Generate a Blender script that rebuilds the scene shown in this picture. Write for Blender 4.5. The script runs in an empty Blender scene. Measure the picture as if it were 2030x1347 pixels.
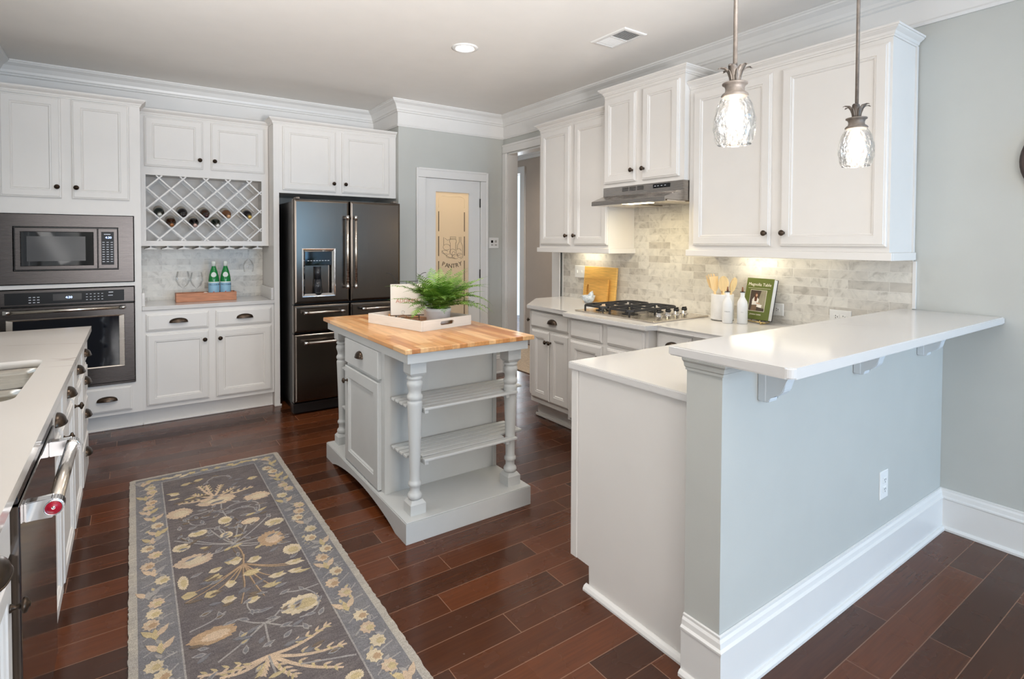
import bpy, bmesh, math, random
from mathutils import Vector, Matrix
random.seed(7)
PI = math.pi
SC = bpy.context.scene
COL = SC.collection

# ------------------------------------------------------------------ camera
YAW, PITCH, ROLL, CAMH, FPX, CYPX = 0.60727, 0.02284, 0.00356, 1.4094, 1083.44, 505.78
fw = Vector((math.sin(YAW) * math.cos(PITCH), math.cos(YAW) * math.cos(PITCH), -math.sin(PITCH)))
r0 = Vector((math.cos(YAW), -math.sin(YAW), 0))
u0 = r0.cross(fw)
rr = r0 * math.cos(ROLL) + u0 * math.sin(ROLL)
uu = u0 * math.cos(ROLL) - r0 * math.sin(ROLL)
cam = bpy.data.cameras.new('camera')
cam.sensor_fit = 'HORIZONTAL'
cam.sensor_width = 36.0
cam.lens = FPX * 36.0 / 2030.0
cam.shift_y = -(673.5 - CYPX) / 2030.0
cam.clip_start = 0.02
camo = bpy.data.objects.new('camera', cam)
COL.objects.link(camo)
camo.matrix_world = Matrix(((rr.x, uu.x, -fw.x, 0), (rr.y, uu.y, -fw.y, 0), (rr.z, uu.z, -fw.z, CAMH), (0, 0, 0, 1)))
SC.camera = camo

# ------------------------------------------------------------------ world, exposure, lights
SC.view_settings.view_transform = 'Standard'
SC.view_settings.look = 'None'
SC.view_settings.exposure = 0.18
SC.view_settings.gamma = 1.0
SC.view_settings.use_curve_mapping = False
w = bpy.data.worlds.new('daylight')
SC.world = w
w.use_nodes = True
w.node_tree.nodes['Background'].inputs[0].default_value = (0.72, 0.86, 1.0, 1)
w.node_tree.nodes['Background'].inputs[1].default_value = 1.2


def light(name, kind, loc, power, color=(1, 1, 1), rot=(0, 0, 0), size=None, size_y=None, spot=None, blend=0.5, radius=None):
    d = bpy.data.lights.new(name, kind)
    d.energy = power
    d.color = color
    if kind == 'AREA':
        d.shape = 'RECTANGLE' if size_y else 'DISK'
        d.size = size
        if size_y:
            d.size_y = size_y
    if kind == 'SPOT':
        d.spot_size = spot
        d.spot_blend = blend
    if radius is not None:
        d.shadow_soft_size = radius
    o = bpy.data.objects.new(name, d)
    COL.objects.link(o)
    o.location = loc
    o.rotation_euler = rot
    return o


DAY = (0.26, 0.60, 1.0)
SOFT = (1.0, 0.97, 0.945)
# daylight through the windows behind the camera and the one over the sink
light('window_light', 'AREA', (2.35, -3.35, 1.35), 66, DAY, (PI / 2 + 0.03, 0, 0), 1.7, 2.0)
light('window_light', 'AREA', (0.25, -3.35, 1.35), 92, SOFT, (PI / 2 + 0.35, 0, 0.12), 1.5, 2.0)
light('window_light', 'AREA', (-0.80, 2.65, 1.62), 11, SOFT, (0, -PI / 2 - 0.5, 0), 1.0, 1.1)
# first spot is the ceiling can, the rest are fill added to brighten the kitchen
for x, y, p in ((1.9, 3.32, 16), (0.35, 3.3, 24), (0.45, 1.3, 4), (1.85, 2.5, 13)):
    light('can_and_fill_spot', 'SPOT', (x, y, 2.742), p * 2.2, (1.0, 0.95, 0.89), (0, 0, 0), spot=2.6, blend=0.9, radius=0.07)
# added fill spot behind the camera, aimed up to brighten the ceiling
light('ceiling_fill', 'SPOT', (0.30, -1.5, 1.10), 1060, (1.0, 0.98, 0.965), (math.radians(90 + 34), 0, -0.22), spot=math.radians(62), blend=1.0, radius=0.25)


# ------------------------------------------------------------------ helpers
def S(r, g, b):
    f = lambda c: (c / 255 / 12.92) if c / 255 <= 0.04045 else ((c / 255 + 0.055) / 1.055) ** 2.4
    return (f(r), f(g), f(b))


class M:
    """collects shapes into one mesh"""

    def __init__(s):
        s.bm = bmesh.new()
        s.mi = 0
        s.smooth = []

    def _f(s, vs, sm=False):
        try:
            f = s.bm.faces.new(vs)
        except ValueError:
            return None
        f.material_index = s.mi
        f.smooth = sm
        return f

    def v(s, p):
        return s.bm.verts.new(p)

    def box(s, x0, x1, y0, y1, z0, z1, bev=0.0, seg=2):
        x0, x1 = sorted((x0, x1)); y0, y1 = sorted((y0, y1)); z0, z1 = sorted((z0, z1))
        vs = [s.v((x, y, z)) for x in (x0, x1) for y in (y0, y1) for z in (z0, z1)]
        fs = [s._f([vs[i] for i in q]) for q in ((0, 1, 3, 2), (4, 6, 7, 5), (0, 4, 5, 1), (2, 3, 7, 6), (0, 2, 6, 4), (1, 5, 7, 3))]
        if bev:
            es = {e for f in fs for e in f.edges}
            r = bmesh.ops.bevel(s.bm, geom=list(es), offset=bev, segments=seg, affect='EDGES', profile=0.5)
            for f in r['faces']:
                f.material_index = s.mi
        return s

    def prism(s, poly, axis, a, b, bev=0.0, sm=False, seg=2, vert=True):
        """poly in the two other axes (in xyz order) extruded along axis"""
        def p(q, t):
            return {'x': (t, q[0], q[1]), 'y': (q[0], t, q[1]), 'z': (q[0], q[1], t)}[axis]
        A = [s.v(p(q, a)) for q in poly]; B = [s.v(p(q, b)) for q in poly]
        fs = [s._f(A), s._f(B[::-1])]
        n = len(poly)
        for i in range(n):
            fs.append(s._f([A[i], B[i], B[(i + 1) % n], A[(i + 1) % n]], sm))
        if bev:
            es = {e for f in fs[:2] for e in f.edges}
            if n < 20 and vert:
                es |= {e for f in fs for e in f.edges}
            bmesh.ops.bevel(s.bm, geom=list(es), offset=bev, segments=seg, affect='EDGES')
        return s

    def loops(s, Ls, cap0=False, cap1=True, closed=True, sm=False):
        """quads between successive loops of points"""
        R = [[s.v(p) for p in L] for L in Ls]
        n = len(R[0])
        for a, b in zip(R, R[1:]):
            for i in range(n if closed else n - 1):
                s._f([a[i], a[(i + 1) % n], b[(i + 1) % n], b[i]], sm)
        if cap0: s._f(R[0][::-1])
        if cap1: s._f(R[-1])
        return s

    def lathe(s, prof, c=(0, 0, 0), n=24, axis=(0, 0, 1), sm=True, cap=True):
        ax = Vector(axis).normalized()
        t = Vector((1, 0, 0)) if abs(ax.x) < 0.9 else Vector((0, 1, 0))
        e1 = ax.cross(t).normalized(); e2 = ax.cross(e1)
        c = Vector(c)
        Ls = [[c + ax * z + (e1 * math.cos(2 * PI * i / n) + e2 * math.sin(2 * PI * i / n)) * max(r, 1e-5) for i in range(n)] for r, z in prof]
        s.loops(Ls, cap, cap, sm=sm)
        return s

    def cyl(s, p0, p1, r, n=16, r1=None, sm=True):
        p0, p1 = Vector(p0), Vector(p1)
        s.lathe([(r, 0), (r if r1 is None else r1, (p1 - p0).length)], p0, n, p1 - p0, sm)
        return s

    def tube(s, pts, r, n=8):
        pts = [Vector(p) for p in pts]
        Ls = []
        up = None
        for i, p in enumerate(pts):
            d = (pts[min(i + 1, len(pts) - 1)] - pts[max(i - 1, 0)]).normalized()
            if up is None:
                up = Vector((0, 0, 1)) if abs(d.z) < 0.9 else Vector((1, 0, 0))
            a = d.cross(up).normalized(); up = a.cross(d).normalized()
            rr_ = r[i] if isinstance(r, (list, tuple)) else r
            Ls.append([p + (a * math.cos(2 * PI * k / n) + up * math.sin(2 * PI * k / n)) * rr_ for k in range(n)])
        s.loops(Ls, True, True, sm=True)
        return s

    def sweep(s, prof, path, closed=False):
        """prof: (out, up) section; path: xy corners, out is to the right of travel; mitred"""
        P = [Vector((p[0], p[1])) for p in path]
        z = path[0][2]
        Ls = []
        n = len(P)
        for i in range(n):
            d0 = (P[i] - P[i - 1]).normalized() if i > 0 else (P[1] - P[0]).normalized()
            d1 = (P[i + 1] - P[i]).normalized() if i < n - 1 else d0
            n0 = Vector((d0.y, -d0.x)); n1 = Vector((d1.y, -d1.x))
            m = (n0 + n1); m = m / max(m.dot(n0), 0.2)
            Ls.append([(P[i].x + m.x * o, P[i].y + m.y * o, z + h) for o, h in prof])
        s.loops(Ls, True, True)
        return s

    def text(s, txt, size, mtx, extrude=0.0006, align='CENTER'):
        cu = bpy.data.curves.new('t', 'FONT')
        cu.body = txt; cu.size = size; cu.extrude = extrude; cu.align_x = align; cu.align_y = 'CENTER'; cu.resolution_u = 2
        o = bpy.data.objects.new('t', cu)
        me = bpy.data.meshes.new_from_object(o)
        vs = [s.v(mtx @ v.co) for v in me.vertices]
        for p in me.polygons:
            s._f([vs[i] for i in p.vertices])
        bpy.data.objects.remove(o); bpy.data.curves.remove(cu); bpy.data.meshes.remove(me)
        return s

    def done(s, name, mats, off=(0, 0, 0), recalc=True):
        if recalc:
            bmesh.ops.recalc_face_normals(s.bm, faces=s.bm.faces[:])
        if Vector(off).length > 0:
            bmesh.ops.translate(s.bm, verts=s.bm.verts[:], vec=-Vector(off))
        me = bpy.data.meshes.new(name)
        s.bm.to_mesh(me); s.bm.free()
        for m in (mats if isinstance(mats, (list, tuple)) else [mats]):
            me.materials.append(m)
        return me


def link(name, me, parent=None, loc=(0, 0, 0)):
    o = bpy.data.objects.new(name, me)
    COL.objects.link(o)
    o.location = loc
    if parent is not None:
        o.parent = parent
    return o


def thing(name, label, cat, loc=(0, 0, 0), rot=(0, 0, 0), group=None):
    o = bpy.data.objects.new(name, None)
    COL.objects.link(o)
    o.location = loc
    o.rotation_euler = rot
    o.empty_display_size = 0.05
    o['label'] = label; o['category'] = cat
    if group: o['group'] = group
    o['_abs'] = 1 if tuple(rot) == (0, 0, 0) else 0
    return o


def root_of(o):
    while o.parent: o = o.parent
    return o


def part(name, mb, mats, parent, label=None, local=False):
    """mesh given in world coordinates (or in the thing's own when local / rotated)"""
    r = root_of(parent)
    off = (0, 0, 0) if (local or not r.get('_abs', 0)) else r.location
    o = link(name, mb.done(name, mats, off), parent)
    if label: o['label'] = label
    return o


def solo(name, mb, mats, label, cat, group=None, loc=(0, 0, 0), rot=(0, 0, 0)):
    o = link(name, mb.done(name, mats, loc if tuple(rot) == (0, 0, 0) else (0, 0, 0)), None, loc)
    o.rotation_euler = rot
    o['label'] = label; o['category'] = cat
    if group: o['group'] = group
    return o


def struct(name, mb, mats, label=None, parent=None):
    o = link(name, mb.done(name, mats), parent)
    if parent is None:
        o['kind'] = 'structure'
    if label: o['label'] = label
    return o


def dup(src, loc, label=None, rot=None):
    r = src.copy(); COL.objects.link(r); r.location = loc
    if rot is not None: r.rotation_euler = rot
    if label: r['label'] = label
    for ch in list(src.children):
        c = ch.copy(); COL.objects.link(c); c.parent = r
        for g in list(ch.children):
            d = g.copy(); COL.objects.link(d); d.parent = c
    return r


# ------------------------------------------------------------------ materials
def nt(name):
    m = bpy.data.materials.new(name)
    m.use_nodes = True
    t = m.node_tree
    return m, t, t.nodes['Principled BSDF'], t.nodes['Material Output']


def N(t, kind, **kw):
    n = t.nodes.new('ShaderNode' + kind)
    for k, v in kw.items():
        if k.startswith('i_'):
            key = k[2:]
            n.inputs[int(key) if key.isdigit() else key.replace('_', ' ')].default_value = v
        else:
            setattr(n, k, v)
    return n


def math_(t, op, a, b=None, c=None):
    n = t.nodes.new('ShaderNodeMath'); n.operation = op
    for i, x in enumerate((a, b, c)):
        if x is None: continue
        if isinstance(x, (int, float)): n.inputs[i].default_value = x
        else: t.links.new(x, n.inputs[i])
    return n.outputs[0]


def mixc(t, f, a, b, blend='MIX'):
    n = t.nodes.new('ShaderNodeMix'); n.data_type = 'RGBA'; n.blend_type = blend
    for key, x in ((0, f), (6, a), (7, b)):
        if isinstance(x, (int, float)): n.inputs[key].default_value = x
        elif isinstance(x, (tuple, list)): n.inputs[key].default_value = (*x[:3], 1)
        else: t.links.new(x, n.inputs[key])
    return n.outputs[2]


def ramp(t, fac, stops):
    n = t.nodes.new('ShaderNodeValToRGB')
    e = n.color_ramp.elements
    while len(e) < len(stops): e.new(0.5)
    for i, (p, c) in enumerate(stops):
        e[i].position = p; e[i].color = (*c[:3], 1)
    t.links.new(fac, n.inputs[0])
    return n.outputs[0]


def coords(t, kind='Object'):
    return N(t, 'TexCoord').outputs[kind]


def plain(name, rgb, rough=0.5, metal=0.0, vary=0.04, scale=6.0, bump=0.0, bscale=200.0, coat=0.0, spec=0.5, stretch=None):
    m, t, b, o = nt(name)
    co = coords(t)
    if stretch:
        mp = N(t, 'Mapping'); mp.inputs['Scale'].default_value = stretch
        t.links.new(co, mp.inputs[0]); co = mp.outputs[0]
    nz = N(t, 'TexNoise', i_Scale=scale, i_Detail=3.0)
    t.links.new(co, nz.inputs['Vector'])
    d = tuple(c * (1 - vary) for c in rgb); l = tuple(min(1, c * (1 + vary)) for c in rgb)
    t.links.new(ramp(t, nz.outputs[0], [(0.3, d), (0.7, l)]), b.inputs['Base Color'])
    b.inputs['Roughness'].default_value = rough
    b.inputs['Metallic'].default_value = metal
    b.inputs['Specular IOR Level'].default_value = spec
    if coat:
        b.inputs['Coat Weight'].default_value = coat
        b.inputs['Coat Roughness'].default_value = 0.08
    if bump:
        n2 = N(t, 'TexNoise', i_Scale=bscale, i_Detail=2.0)
        t.links.new(co, n2.inputs['Vector'])
        bp = N(t, 'Bump', i_Strength=bump, i_Distance=0.002)
        t.links.new(n2.outputs[0], bp.inputs['Height'])
        t.links.new(bp.outputs[0], b.inputs['Normal'])
    return m


def cells(t, u, v, wu, hv, gap, jitter=True):
    """running-bond cells: returns (random value, mortar mask 0/1, random2)"""
    row = math_(t, 'FLOOR', math_(t, 'DIVIDE', v, hv))
    wn = N(t, 'TexWhiteNoise', noise_dimensions='1D')
    t.links.new(row, wn.inputs['W'])
    if jitter:
        offs = math_(t, 'MULTIPLY', wn.outputs[0], wu)
    else:
        offs = math_(t, 'MULTIPLY', math_(t, 'MODULO', math_(t, 'ABSOLUTE', row), 2.0), wu * 0.5)
    uu_ = math_(t, 'ADD', u, offs)
    colm = math_(t, 'FLOOR', math_(t, 'DIVIDE', uu_, wu))
    cb = N(t, 'CombineXYZ')
    t.links.new(colm, cb.inputs[0]); t.links.new(row, cb.inputs[1])
    w2 = N(t, 'TexWhiteNoise', noise_dimensions='2D')
    t.links.new(cb.outputs[0], w2.inputs['Vector'])
    fu = math_(t, 'ABSOLUTE', math_(t, 'SUBTRACT', math_(t, 'FRACT', math_(t, 'DIVIDE', uu_, wu)), 0.5))
    fv = math_(t, 'ABSOLUTE', math_(t, 'SUBTRACT', math_(t, 'FRACT', math_(t, 'DIVIDE', v, hv)), 0.5))
    gu = math_(t, 'GREATER_THAN', fu, 0.5 - gap / wu / 2)
    gv = math_(t, 'GREATER_THAN', fv, 0.5 - gap / hv / 2)
    return w2.outputs[0], math_(t, 'MAXIMUM', gu, gv), w2.outputs[1]


def sep(t, co):
    s_ = N(t, 'SeparateXYZ'); t.links.new(co, s_.inputs[0]); return s_.outputs


def floor_mat():
    m, t, b, o = nt('dark_hardwood')
    co = coords(t); x, y, z = sep(t, co)
    r1, seam, rc = cells(t, x, y, 0.95, 0.121, 0.0030)
    mp = N(t, 'Mapping'); mp.inputs['Scale'].default_value = (2.2, 46, 1)
    t.links.new(co, mp.inputs[0])
    off = N(t, 'VectorMath', operation='ADD'); t.links.new(mp.outputs[0], off.inputs[0])
    sc = N(t, 'VectorMath', operation='SCALE'); t.links.new(rc, sc.inputs[0]); sc.inputs['Scale'].default_value = 30
    t.links.new(sc.outputs[0], off.inputs[1])
    nz = N(t, 'TexNoise', i_Scale=2.0, i_Detail=6.0, i_Roughness=0.6); t.links.new(off.outputs[0], nz.inputs['Vector'])
    n3 = N(t, 'TexNoise', i_Scale=5.0, i_Detail=3.0); t.links.new(co, n3.inputs['Vector'])
    base = ramp(t, r1, [(0.0, S(60, 32, 18)), (0.5, S(78, 41, 21)), (1.0, S(102, 54, 27))])
    g = ramp(t, nz.outputs[0], [(0.3, (0.80, 0.78, 0.76)), (0.7, (1.12, 1.11, 1.1))])
    c = mixc(t, 1.0, base, g, 'MULTIPLY')
    c = mixc(t, math_(t, 'MULTIPLY', seam, 0.85), c, S(140, 104, 82))  # pale seams put the glint of the plank bevels into the colour
    t.links.new(c, b.inputs['Base Color'])
    t.links.new(ramp(t, n3.outputs[0], [(0.3, (0.2,) * 3), (0.75, (0.33,) * 3)]), b.inputs['Roughness'])
    b.inputs['Specular IOR Level'].default_value = 0.38
    b.inputs['Coat Weight'].default_value = 0.12
    b.inputs['Coat Roughness'].default_value = 0.1
    hh = math_(t, 'SUBTRACT', math_(t, 'MULTIPLY', n3.outputs[0], 0.25), seam)
    bp = N(t, 'Bump', i_Strength=0.35, i_Distance=0.0015); t.links.new(hh, bp.inputs['Height']); t.links.new(bp.outputs[0], b.inputs['Normal'])
    return m


def tile_mat(name, ax):
    m, t, b, o = nt(name)
    co = coords(t); xyz = sep(t, co)
    u = xyz[0] if ax == 'x' else xyz[1]
    r1, seam, rc = cells(t, u, math_(t, 'ADD', xyz[2], 0.0), 0.205, 0.0525, 0.0022, jitter=False)
    sc = N(t, 'VectorMath', operation='SCALE'); t.links.new(rc, sc.inputs[0]); sc.inputs['Scale'].default_value = 9
    ad = N(t, 'VectorMath', operation='ADD'); t.links.new(co, ad.inputs[0]); t.links.new(sc.outputs[0], ad.inputs[1])
    nz = N(t, 'TexNoise', i_Scale=9.0, i_Detail=7.0, i_Roughness=0.65, i_Distortion=1.6); t.links.new(ad.outputs[0], nz.inputs['Vector'])
    base = ramp(t, r1, [(0.0, S(198, 193, 184)), (0.3, S(211, 207, 199)), (1.0, S(224, 221, 213))])
    vein = ramp(t, nz.outputs[0], [(0.35, (0.72, 0.705, 0.69)), (0.47, (0.95, 0.945, 0.94)), (0.62, (1.06, 1.05, 1.04))])
    c = mixc(t, 1.0, base, vein, 'MULTIPLY')
    c = mixc(t, seam, c, S(226, 222, 214))
    t.links.new(c, b.inputs['Base Color'])
    b.inputs['Roughness'].default_value = 0.28
    bp = N(t, 'Bump', i_Strength=0.4, i_Distance=0.001); bp.invert = True
    t.links.new(seam, bp.inputs['Height']); t.links.new(bp.outputs[0], b.inputs['Normal'])
    return m


def quartz(name, rgb, vein):
    m, t, b, o = nt(name)
    co = coords(t)
    nz = N(t, 'TexNoise', i_Scale=0.8, i_Detail=3.0, i_Roughness=0.5, i_Distortion=0.8); t.links.new(co, nz.inputs['Vector'])
    d = math_(t, 'ABSOLUTE', math_(t, 'SUBTRACT', nz.outputs[0], 0.5))
    line = ramp(t, d, [(0.0, vein), (0.0015, vein), (0.0045, rgb)])
    n2 = N(t, 'TexNoise', i_Scale=2.5, i_Detail=3.0); t.links.new(co, n2.inputs['Vector'])
    msk = ramp(t, n2.outputs[0], [(0.48, (0, 0, 0)), (0.62, (1, 1, 1))])
    c = mixc(t, msk, rgb, line)
    t.links.new(c, b.inputs['Base Color'])
    b.inputs['Roughness'].default_value = 0.12
    return m


def wood_blocks(name, ax_long, wl, ww, stops, rough=0.35):
    m, t, b, o = nt(name)
    co = coords(t); xyz = sep(t, co)
    iu, iv = ('xyz'.index(ax_long), 'xyz'.index('x' if ax_long == 'y' else 'y'))
    r1, seam, rc = cells(t, xyz[iu], xyz[iv], wl, ww, 0.0012)
    sc = N(t, 'VectorMath', operation='SCALE'); t.links.new(rc, sc.inputs[0]); sc.inputs['Scale'].default_value = 12
    mp = N(t, 'Mapping'); q = [60, 60, 60]; q[iu] = 5; mp.inputs['Scale'].default_value = q
    ad = N(t, 'VectorMath', operation='ADD'); t.links.new(co, mp.inputs[0]); t.links.new(mp.outputs[0], ad.inputs[0]); t.links.new(sc.outputs[0], ad.inputs[1])
    nz = N(t, 'TexNoise', i_Scale=1.0, i_Detail=5.0); t.links.new(ad.outputs[0], nz.inputs['Vector'])
    c = ramp(t, r1, stops)
    c = mixc(t, 1.0, c, ramp(t, nz.outputs[0], [(0.3, (0.8, 0.75, 0.7)), (0.7, (1.1, 1.08, 1.05))]), 'MULTIPLY')
    c = mixc(t, math_(t, 'MULTIPLY', seam, 0.45), c, S(120, 78, 40))
    t.links.new(c, b.inputs['Base Color'])
    b.inputs['Roughness'].default_value = rough
    b.inputs['Coat Weight'].default_value = 0.25
    b.inputs['Coat Roughness'].default_value = 0.15
    return m


def brushed(name, rgb, rough=0.3, stretch=(2, 2, 160), amt=0.12):
    m, t, b, o = nt(name)
    co = coords(t)
    mp = N(t, 'Mapping'); mp.inputs['Scale'].default_value = stretch; t.links.new(co, mp.inputs[0])
    nz = N(t, 'TexNoise', i_Scale=4.0, i_Detail=4.0); t.links.new(mp.outputs[0], nz.inputs['Vector'])
    t.links.new(ramp(t, nz.outputs[0], [(0.3, tuple(c * (1 - amt) for c in rgb)), (0.7, tuple(c * (1 + amt) for c in rgb))]), b.inputs['Base Color'])
    t.links.new(ramp(t, nz.outputs[0], [(0.3, (rough * 0.85,) * 3), (0.7, (rough * 1.15,) * 3)]), b.inputs['Roughness'])
    b.inputs['Metallic'].default_value = 1.0
    return m


def thin_glass(name, tint=(1, 1, 1), refl=0.9, bump=0.0, bs=30.0, rough=0.02, ior=1.5, milk=0.0):
    m, t, b, o = nt(name)
    t.nodes.remove(b)
    tr = N(t, 'BsdfTransparent'); tr.inputs[0].default_value = (*tint, 1)
    gl = N(t, 'BsdfGlossy'); gl.inputs['Roughness'].default_value = rough
    fr = N(t, 'Fresnel'); fr.inputs[0].default_value = ior
    mx = N(t, 'MixShader')
    t.links.new(math_(t, 'MULTIPLY', fr.outputs[0], refl), mx.inputs[0])
    t.links.new(tr.outputs[0], mx.inputs[1]); t.links.new(gl.outputs[0], mx.inputs[2])
    if bump:
        w_ = N(t, 'TexNoise', i_Scale=bs, i_Detail=2.0); t.links.new(coords(t), w_.inputs['Vector'])
        bp = N(t, 'Bump', i_Strength=bump, i_Distance=0.01); t.links.new(w_.outputs[0], bp.inputs['Height'])
        t.links.new(bp.outputs[0], gl.inputs['Normal']); t.links.new(bp.outputs[0], fr.inputs['Normal'])
    if milk:
        tl = N(t, 'BsdfTranslucent'); tl.inputs[0].default_value = (1, 1, 1, 1)
        wv = N(t, 'TexNoise', i_Scale=60.0, i_Distortion=1.5); t.links.new(coords(t), wv.inputs['Vector'])
        m3 = N(t, 'MixShader'); t.links.new(math_(t, 'MULTIPLY', wv.outputs[0], milk * 2), m3.inputs[0])
        t.links.new(mx.outputs[0], m3.inputs[1]); t.links.new(tl.outputs[0], m3.inputs[2]); mx = m3
    t.links.new(mx.outputs[0], o.inputs[0])
    return m


def emit(name, rgb, strength):
    m, t, b, o = nt(name)
    b.inputs['Base Color'].default_value = (*rgb, 1)
    b.inputs['Emission Color'].default_value = (*rgb, 1)
    b.inputs['Emission Strength'].default_value = strength
    return m


def frosted(name, rgb):
    m, t, b, o = nt(name)
    t.nodes.remove(b)
    d = N(t, 'BsdfDiffuse'); d.inputs[0].default_value = (*rgb, 1)
    tl = N(t, 'BsdfTranslucent'); tl.inputs[0].default_value = (*rgb, 1)
    g = N(t, 'BsdfGlossy'); g.inputs['Roughness'].default_value = 0.25
    m1 = N(t, 'MixShader'); m1.inputs[0].default_value = 0.6
    m2 = N(t, 'MixShader'); m2.inputs[0].default_value = 0.06
    t.links.new(d.outputs[0], m1.inputs[1]); t.links.new(tl.outputs[0], m1.inputs[2])
    t.links.new(m1.outputs[0], m2.inputs[1]); t.links.new(g.outputs[0], m2.inputs[2])
    t.links.new(m2.outputs[0], o.inputs[0])
    return m


WHITE = plain('cabinet_white_paint', S(229, 225, 220), 0.38, vary=0.012)
TRIM = plain('trim_white_paint', S(232, 230, 227), 0.35, vary=0.012)
WALLP = plain('grey_wall_paint', S(194, 195, 190), 0.6, vary=0.015, bump=0.08, bscale=350)
CEIL = plain('ceiling_paint', S(240, 236, 231), 0.8, vary=0.012)
HALLP = plain('hall_tan_paint', S(190, 176, 163), 0.6, vary=0.02)
FLOOR = floor_mat()
TILEX = tile_mat('marble_tile_back', 'x')
TILEY = tile_mat('marble_tile_side', 'y')
QUARTZ = quartz('white_quartz', S(217, 214, 211), S(211, 208, 205))
QUARTZL = quartz('veined_white_quartz', S(216, 208, 199), S(168, 158, 148))
BUTCHER = wood_blocks('butcher_block', 'y', 0.34, 0.042, [(0.0, S(186, 120, 66)), (0.4, S(214, 156, 98)), (1.0, S(234, 190, 138))])
BAMBOO = plain('bamboo', S(228, 182, 100), 0.35, vary=0.14, scale=3.0, stretch=(3, 3, 40))
ISLAND = plain('island_grey_paint', S(197, 198, 196), 0.42, vary=0.025, bump=0.05, bscale=90)
BLACKSS = brushed('black_stainless', S(80, 76, 75), 0.27, amt=0.05)
BLACKSSV = brushed('black_stainless_vertical_grain', S(98, 90, 83), 0.22, (90, 90, 1), amt=0.04)
STEEL = brushed('brushed_steel', S(214, 206, 196), 0.25)
SINKM = brushed('sink_steel', S(196, 188, 176), 0.24)
HOODM = brushed('hood_steel', S(172, 167, 162), 0.26, (2, 2, 120), 0.05)
CHROME = plain('chrome', S(225, 225, 226), 0.08, metal=1.0, vary=0.01)
BRONZE = plain('dark_bronze', S(74, 62, 52), 0.32, metal=0.85, vary=0.2, scale=30)
PEWTER = plain('aged_pewter', S(126, 116, 107), 0.55, metal=0.3, vary=0.2, scale=60, bump=0.2, bscale=250)
BLACK = plain('black_enamel', S(22, 21, 22), 0.3, vary=0.1)
CASTIRON = plain('cast_iron', S(46, 45, 46), 0.5, vary=0.15, bump=0.2, bscale=400)
BLKGLASS = plain('black_glass', S(12, 13, 16), 0.04, vary=0.05)
KEYPAD = plain('keypad_black', S(16, 17, 21), 0.35, vary=0.05, spec=0.25)
DARKWIN = plain('dark_oven_window', S(16, 20, 28), 0.05, vary=0.1)
GREYMESH = plain('microwave_window', S(70, 69, 70), 0.12, vary=0.05)
LEGEND = plain('printed_legend_white', S(205, 208, 215), 0.5, vary=0.02)
CLOCKBL = emit('clock_digits', (0.45, 0.6, 1.0), 3.0)
GLASS = thin_glass('clear_glass', refl=0.6, ior=1.35)
SHADE = thin_glass('rippled_shade_glass', (0.97, 0.965, 0.96), 1.7, 0.8, 42.0, 0.06, 1.5, 0.04)
FROST = frosted('frosted_glass', S(240, 228, 208))
ETCH = plain('etched_lines_clear', S(84, 70, 52), 0.3, vary=0.05)
BULB = emit('bulb_glow', (1.0, 0.93, 0.82), 11.0)
CANGLOW = emit('can_light_glow', (1.0, 0.95, 0.88), 9.0)
HOODGLOW = emit('hood_lamp_glow', (1.0, 0.88, 0.55), 7.0)
PLATE = plain('white_plastic', S(236, 236, 234), 0.35, vary=0.01)
DARKSLOT = plain('dark_slot', S(50, 48, 46), 0.6, vary=0.05)
TRAYW = plain('whitewashed_wood', S(232, 225, 214), 0.55, vary=0.06, scale=5, stretch=(2, 2, 60))
TRAYI = plain('warm_wood_inner', S(186, 128, 82), 0.5, vary=0.12, scale=10, stretch=(4, 30, 30))
ACACIA = plain('acacia_tray_wood', S(190, 128, 92), 0.5, vary=0.22, scale=3.5, stretch=(3, 20, 30))
CERAMIC = plain('white_ceramic', S(232, 231, 229), 0.25, vary=0.02)
MARBLE = plain('white_marble', S(226, 224, 222), 0.3, vary=0.06, scale=14)
SPOONW = plain('beech_wood', S(236, 204, 148), 0.5, vary=0.08, scale=5, stretch=(20, 20, 3))
GOLD = plain('brass_wire', S(206, 180, 120), 0.25, metal=0.9, vary=0.08)
SOIL = plain('potting_soil', S(60, 46, 34), 0.9, vary=0.4, scale=80)
PAPER = plain('book_pages', S(233, 230, 224), 0.7, vary=0.04, scale=3, stretch=(1, 200, 1))


def fern_mat():
    m, t, b, o = nt('fern_green')
    nz = N(t, 'TexNoise', i_Scale=14.0, i_Detail=3.0); t.links.new(coords(t), nz.inputs['Vector'])
    c = ramp(t, nz.outputs[0], [(0.3, S(72, 112, 36)), (0.55, S(114, 154, 52)), (0.75, S(158, 188, 88))])
    t.links.new(c, b.inputs['Base Color'])
    b.inputs['Roughness'].default_value = 0.45
    b.inputs['Subsurface Weight'].default_value = 0.15
    b.inputs['Subsurface Radius'].default_value = (0.01, 0.02, 0.005)
    return m


FERN = fern_mat()

# ------------------------------------------------------------------ room constants
XR, YB, XL, YP, XP, ZC = 3.295, 5.55, -0.822, 4.91, 2.09, 2.757
YREAR = -3.5


# face frames: a = horizontal coordinate on the face, d = distance out of it
def FY(y):   # face towards -Y
    return lambda a, z, d: (a, y - d, z)


def FYp(y):
    return lambda a, z, d: (a, y + d, z)


def FX(x):   # face towards -X
    return lambda a, z, d: (x - d, a, z)


def FXp(x):  # face towards +X
    return lambda a, z, d: (x + d, a, z)


def rect(F, a0, a1, z0, z1, ins, d):
    return [F(a0 + ins, z0 + ins, d), F(a1 - ins, z0 + ins, d), F(a1 - ins, z1 - ins, d), F(a0 + ins, z1 - ins, d)]


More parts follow.
